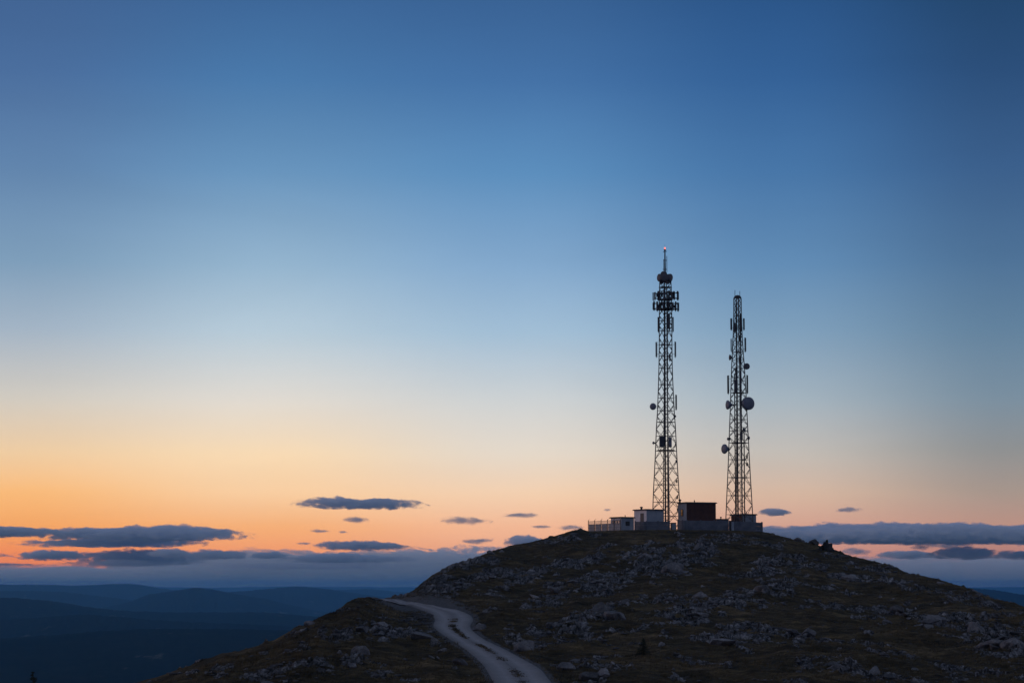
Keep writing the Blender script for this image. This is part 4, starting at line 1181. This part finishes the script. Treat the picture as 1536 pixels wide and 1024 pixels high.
cloud(180, 770, 816, 880, 'lumpy cloud bank rising behind the left slope of the hill', 60000, 67, M_bank, 1.6, 3600, ns=1100, foot=.6, plate=.22)
cloud(560, 1000, 812, 880, 'flat topped cloud bank behind the middle of the hill', 64000, 71, M_bank, 1.3, 3600, ns=900, foot=.6, plate=.22)
cloud(1180, 2200, 819, 905, 'broad blue cloud bank along the horizon at the right', 62000, 73, M_bank, .9, 5000, ns=1200, foot=.6, plate=.22)

# ------------------------------------------------------------------ haze
mh = bpy.data.materials.new('haze'); mh.use_nodes = True; nt = mh.node_tree; nt.nodes.remove(nt.nodes['Principled BSDF'])
v = nt.nodes.new('ShaderNodeVolumePrincipled')
v.inputs['Color'].default_value = (.18, .54, 1.0, 1); v.inputs['Density'].default_value = 3.5e-5; v.inputs['Anisotropy'].default_value = 0.74
nt.links.new(v.outputs[0], nt.nodes['Material Output'].inputs['Volume'])
mb = MB().box((-S - 400, -S - 400, -272), (S + 400, S + 400, 74)); tag(mb.build('haze', mh), kind='stuff')

# ------------------------------------------------------------------ sky
world = bpy.data.worlds.new('World'); scene.world = world; world.use_nodes = True
nt = world.node_tree; bg = nt.nodes['Background']
tc = nt.nodes.new('ShaderNodeTexCoord'); sep = nt.nodes.new('ShaderNodeSeparateXYZ'); nt.links.new(tc.outputs['Generated'], sep.inputs[0])
elev = math_n(nt, 'ARCSINE', sep.outputs['Z'])
pos = math_n(nt, 'SQRT', math_n(nt, 'MAXIMUM', math_n(nt, 'DIVIDE', elev, PI / 2), 0.0))
azi = math_n(nt, 'ARCTAN2', sep.outputs['X'], sep.outputs['Y'])
def epos(py): return math.sqrt(max(0, math.atan(float(e_of(py))) / (PI / 2)))
ROWS = [870, 830, 790, 740, 680, 600, 500, 400, 260, 120, 0]
SKY = {   # azimuth of a photo column -> colours up the sky
 20:   [(240,122,86), (255,146,88), (255,172,100), (255,190,122), (244,209,166), (211,205,195), (164,181,198), (126,158,187), (96,132,173), (73,109,157), (63,98,146)],
 400:  [(240,136,98), (255,160,107), (255,181,120), (255,210,163), (251,221,182), (226,220,211), (184,204,218), (148,180,206), (103,147,188), (72,120,170), (59,101,151)],
 780:  [(222,148,118), (243,170,135), (249,188,150), (248,211,177), (233,220,204), (208,212,213), (164,192,215), (132,169,205), (91,141,188), (67,113,166), (56,98,149)],
 1170: [(195,128,115), (211,148,131), (218,165,144), (217,185,162), (198,191,183), (165,180,191), (128,160,188), (97,139,180), (70,117,167), (50,96,150), (41,84,136)],
 1516: [(174,116,110), (192,133,121), (192,148,132), (170,152,141), (146,147,147), (122,143,160), (98,130,158), (77,113,150), (57,94,139), (41,77,121), (32,68,108)],
}
def sky_ramp(cols, top, zen):
    st = [(0.0, srgb(*cols[0]))] + [(epos(r), srgb(*c)) for r, c in zip(ROWS, cols)]
    st += [(math.sqrt(25 / 90), top), (math.sqrt(50 / 90), zen), (1.0, zen)]
    return ramp(nt, st, pos, 'LINEAR')
ZEN = (.16, .19, .27, 1)
outs = [(math.radians(-75), sky_ramp([tuple(int(c * .96) for c in q) for q in SKY[20]], (.045, .11, .26, 1), ZEN))]
for px in (20, 400, 780, 1170, 1516):
    outs.append((math.atan(float(u_of(px, 700))), sky_ramp(SKY[px], (.030, .095, .25, 1), ZEN)))
anti = sky_ramp([(100,104,130), (124,117,138), (150,132,146), (164,142,150), (166,146,156), (163,151,166), (154,151,170), (144,147,172), (134,142,170), (124,136,166), (116,131,164)], (.17, .21, .33, 1), ZEN)
outs.append((math.radians(80), anti))
cur = outs[0][1]
for (a0_, _), (a1_, c_) in zip(outs, outs[1:]):
    mr = nt.nodes.new('ShaderNodeMapRange'); mr.inputs['From Min'].default_value = a0_; mr.inputs['From Max'].default_value = a1_
    mr.interpolation_type = 'SMOOTHSTEP'; mr.clamp = True; nt.links.new(azi, mr.inputs['Value'])
    cur = mix(nt, mr.outputs[0], cur, c_)
mr = nt.nodes.new('ShaderNodeMapRange'); mr.inputs['From Min'].default_value = math.radians(-80); mr.inputs['From Max'].default_value = math.radians(-150)
nt.links.new(azi, mr.inputs['Value']); cur = mix(nt, mr.outputs[0], cur, anti)
SUN_EL, SUN_AZ = math.radians(1.5), math.radians(-78)
sky = nt.nodes.new('ShaderNodeTexSky'); sky.sky_type = 'NISHITA'; sky.sun_disc = False
sky.sun_elevation = SUN_EL; sky.sun_rotation = SUN_AZ
cur = mix(nt, .004, cur, sky.outputs[0], 'ADD')
below = nt.nodes.new('ShaderNodeMapRange'); below.inputs['From Min'].default_value = -.035; below.inputs['From Max'].default_value = -.004
nt.links.new(sep.outputs['Z'], below.inputs['Value'])
cur = mix(nt, below.outputs[0], (.03, .05, .08, 1), cur)
mv = nt.nodes.new('ShaderNodeMapping'); nt.links.new(tc.outputs['Generated'], mv.inputs[0]); mv.inputs['Scale'].default_value = (5, 5, 26)
cur = mix(nt, 1.0, cur, ramp(nt, [(.3, g(.975)), (.7, g(1.025))], noise(nt, 1.0, 5, .6, mv.outputs[0], .6)), 'MULTIPLY')
nt.links.new(cur, bg.inputs['Color']); bg.inputs['Strength'].default_value = 1.0

sl = bpy.data.lights.new('sun', 'SUN'); sl.energy = .5; sl.angle = math.radians(24); sl.color = (1, .62, .50)
so = bpy.data.objects.new('sun', sl); COL.objects.link(so)
dv = Vector((math.sin(SUN_AZ) * math.cos(SUN_EL), math.cos(SUN_AZ) * math.cos(SUN_EL), math.sin(SUN_EL + math.radians(3))))
so.rotation_euler = dv.to_track_quat('Z', 'Y').to_euler()

# ------------------------------------------------------------------ camera and render
cd = bpy.data.cameras.new('camera'); cd.lens = F / 1536 * 36; cd.sensor_width = 36; cd.clip_start = .5; cd.clip_end = 200000
co = bpy.data.objects.new('camera', cd); COL.objects.link(co); co.location = (0, 0, 0); co.rotation_euler = (PI / 2 + TILT, 0, 0)
scene.camera = co
scene.view_settings.view_transform = 'Standard'; scene.view_settings.look = 'None'
scene.view_settings.exposure = 0; scene.view_settings.gamma = 1
scene.cycles.volume_bounces = 12; scene.cycles.max_bounces = 12; scene.cycles.diffuse_bounces = 2
scene.cycles.use_denoising = True
print('rocks', n_rock, 'objects', len(bpy.data.objects))
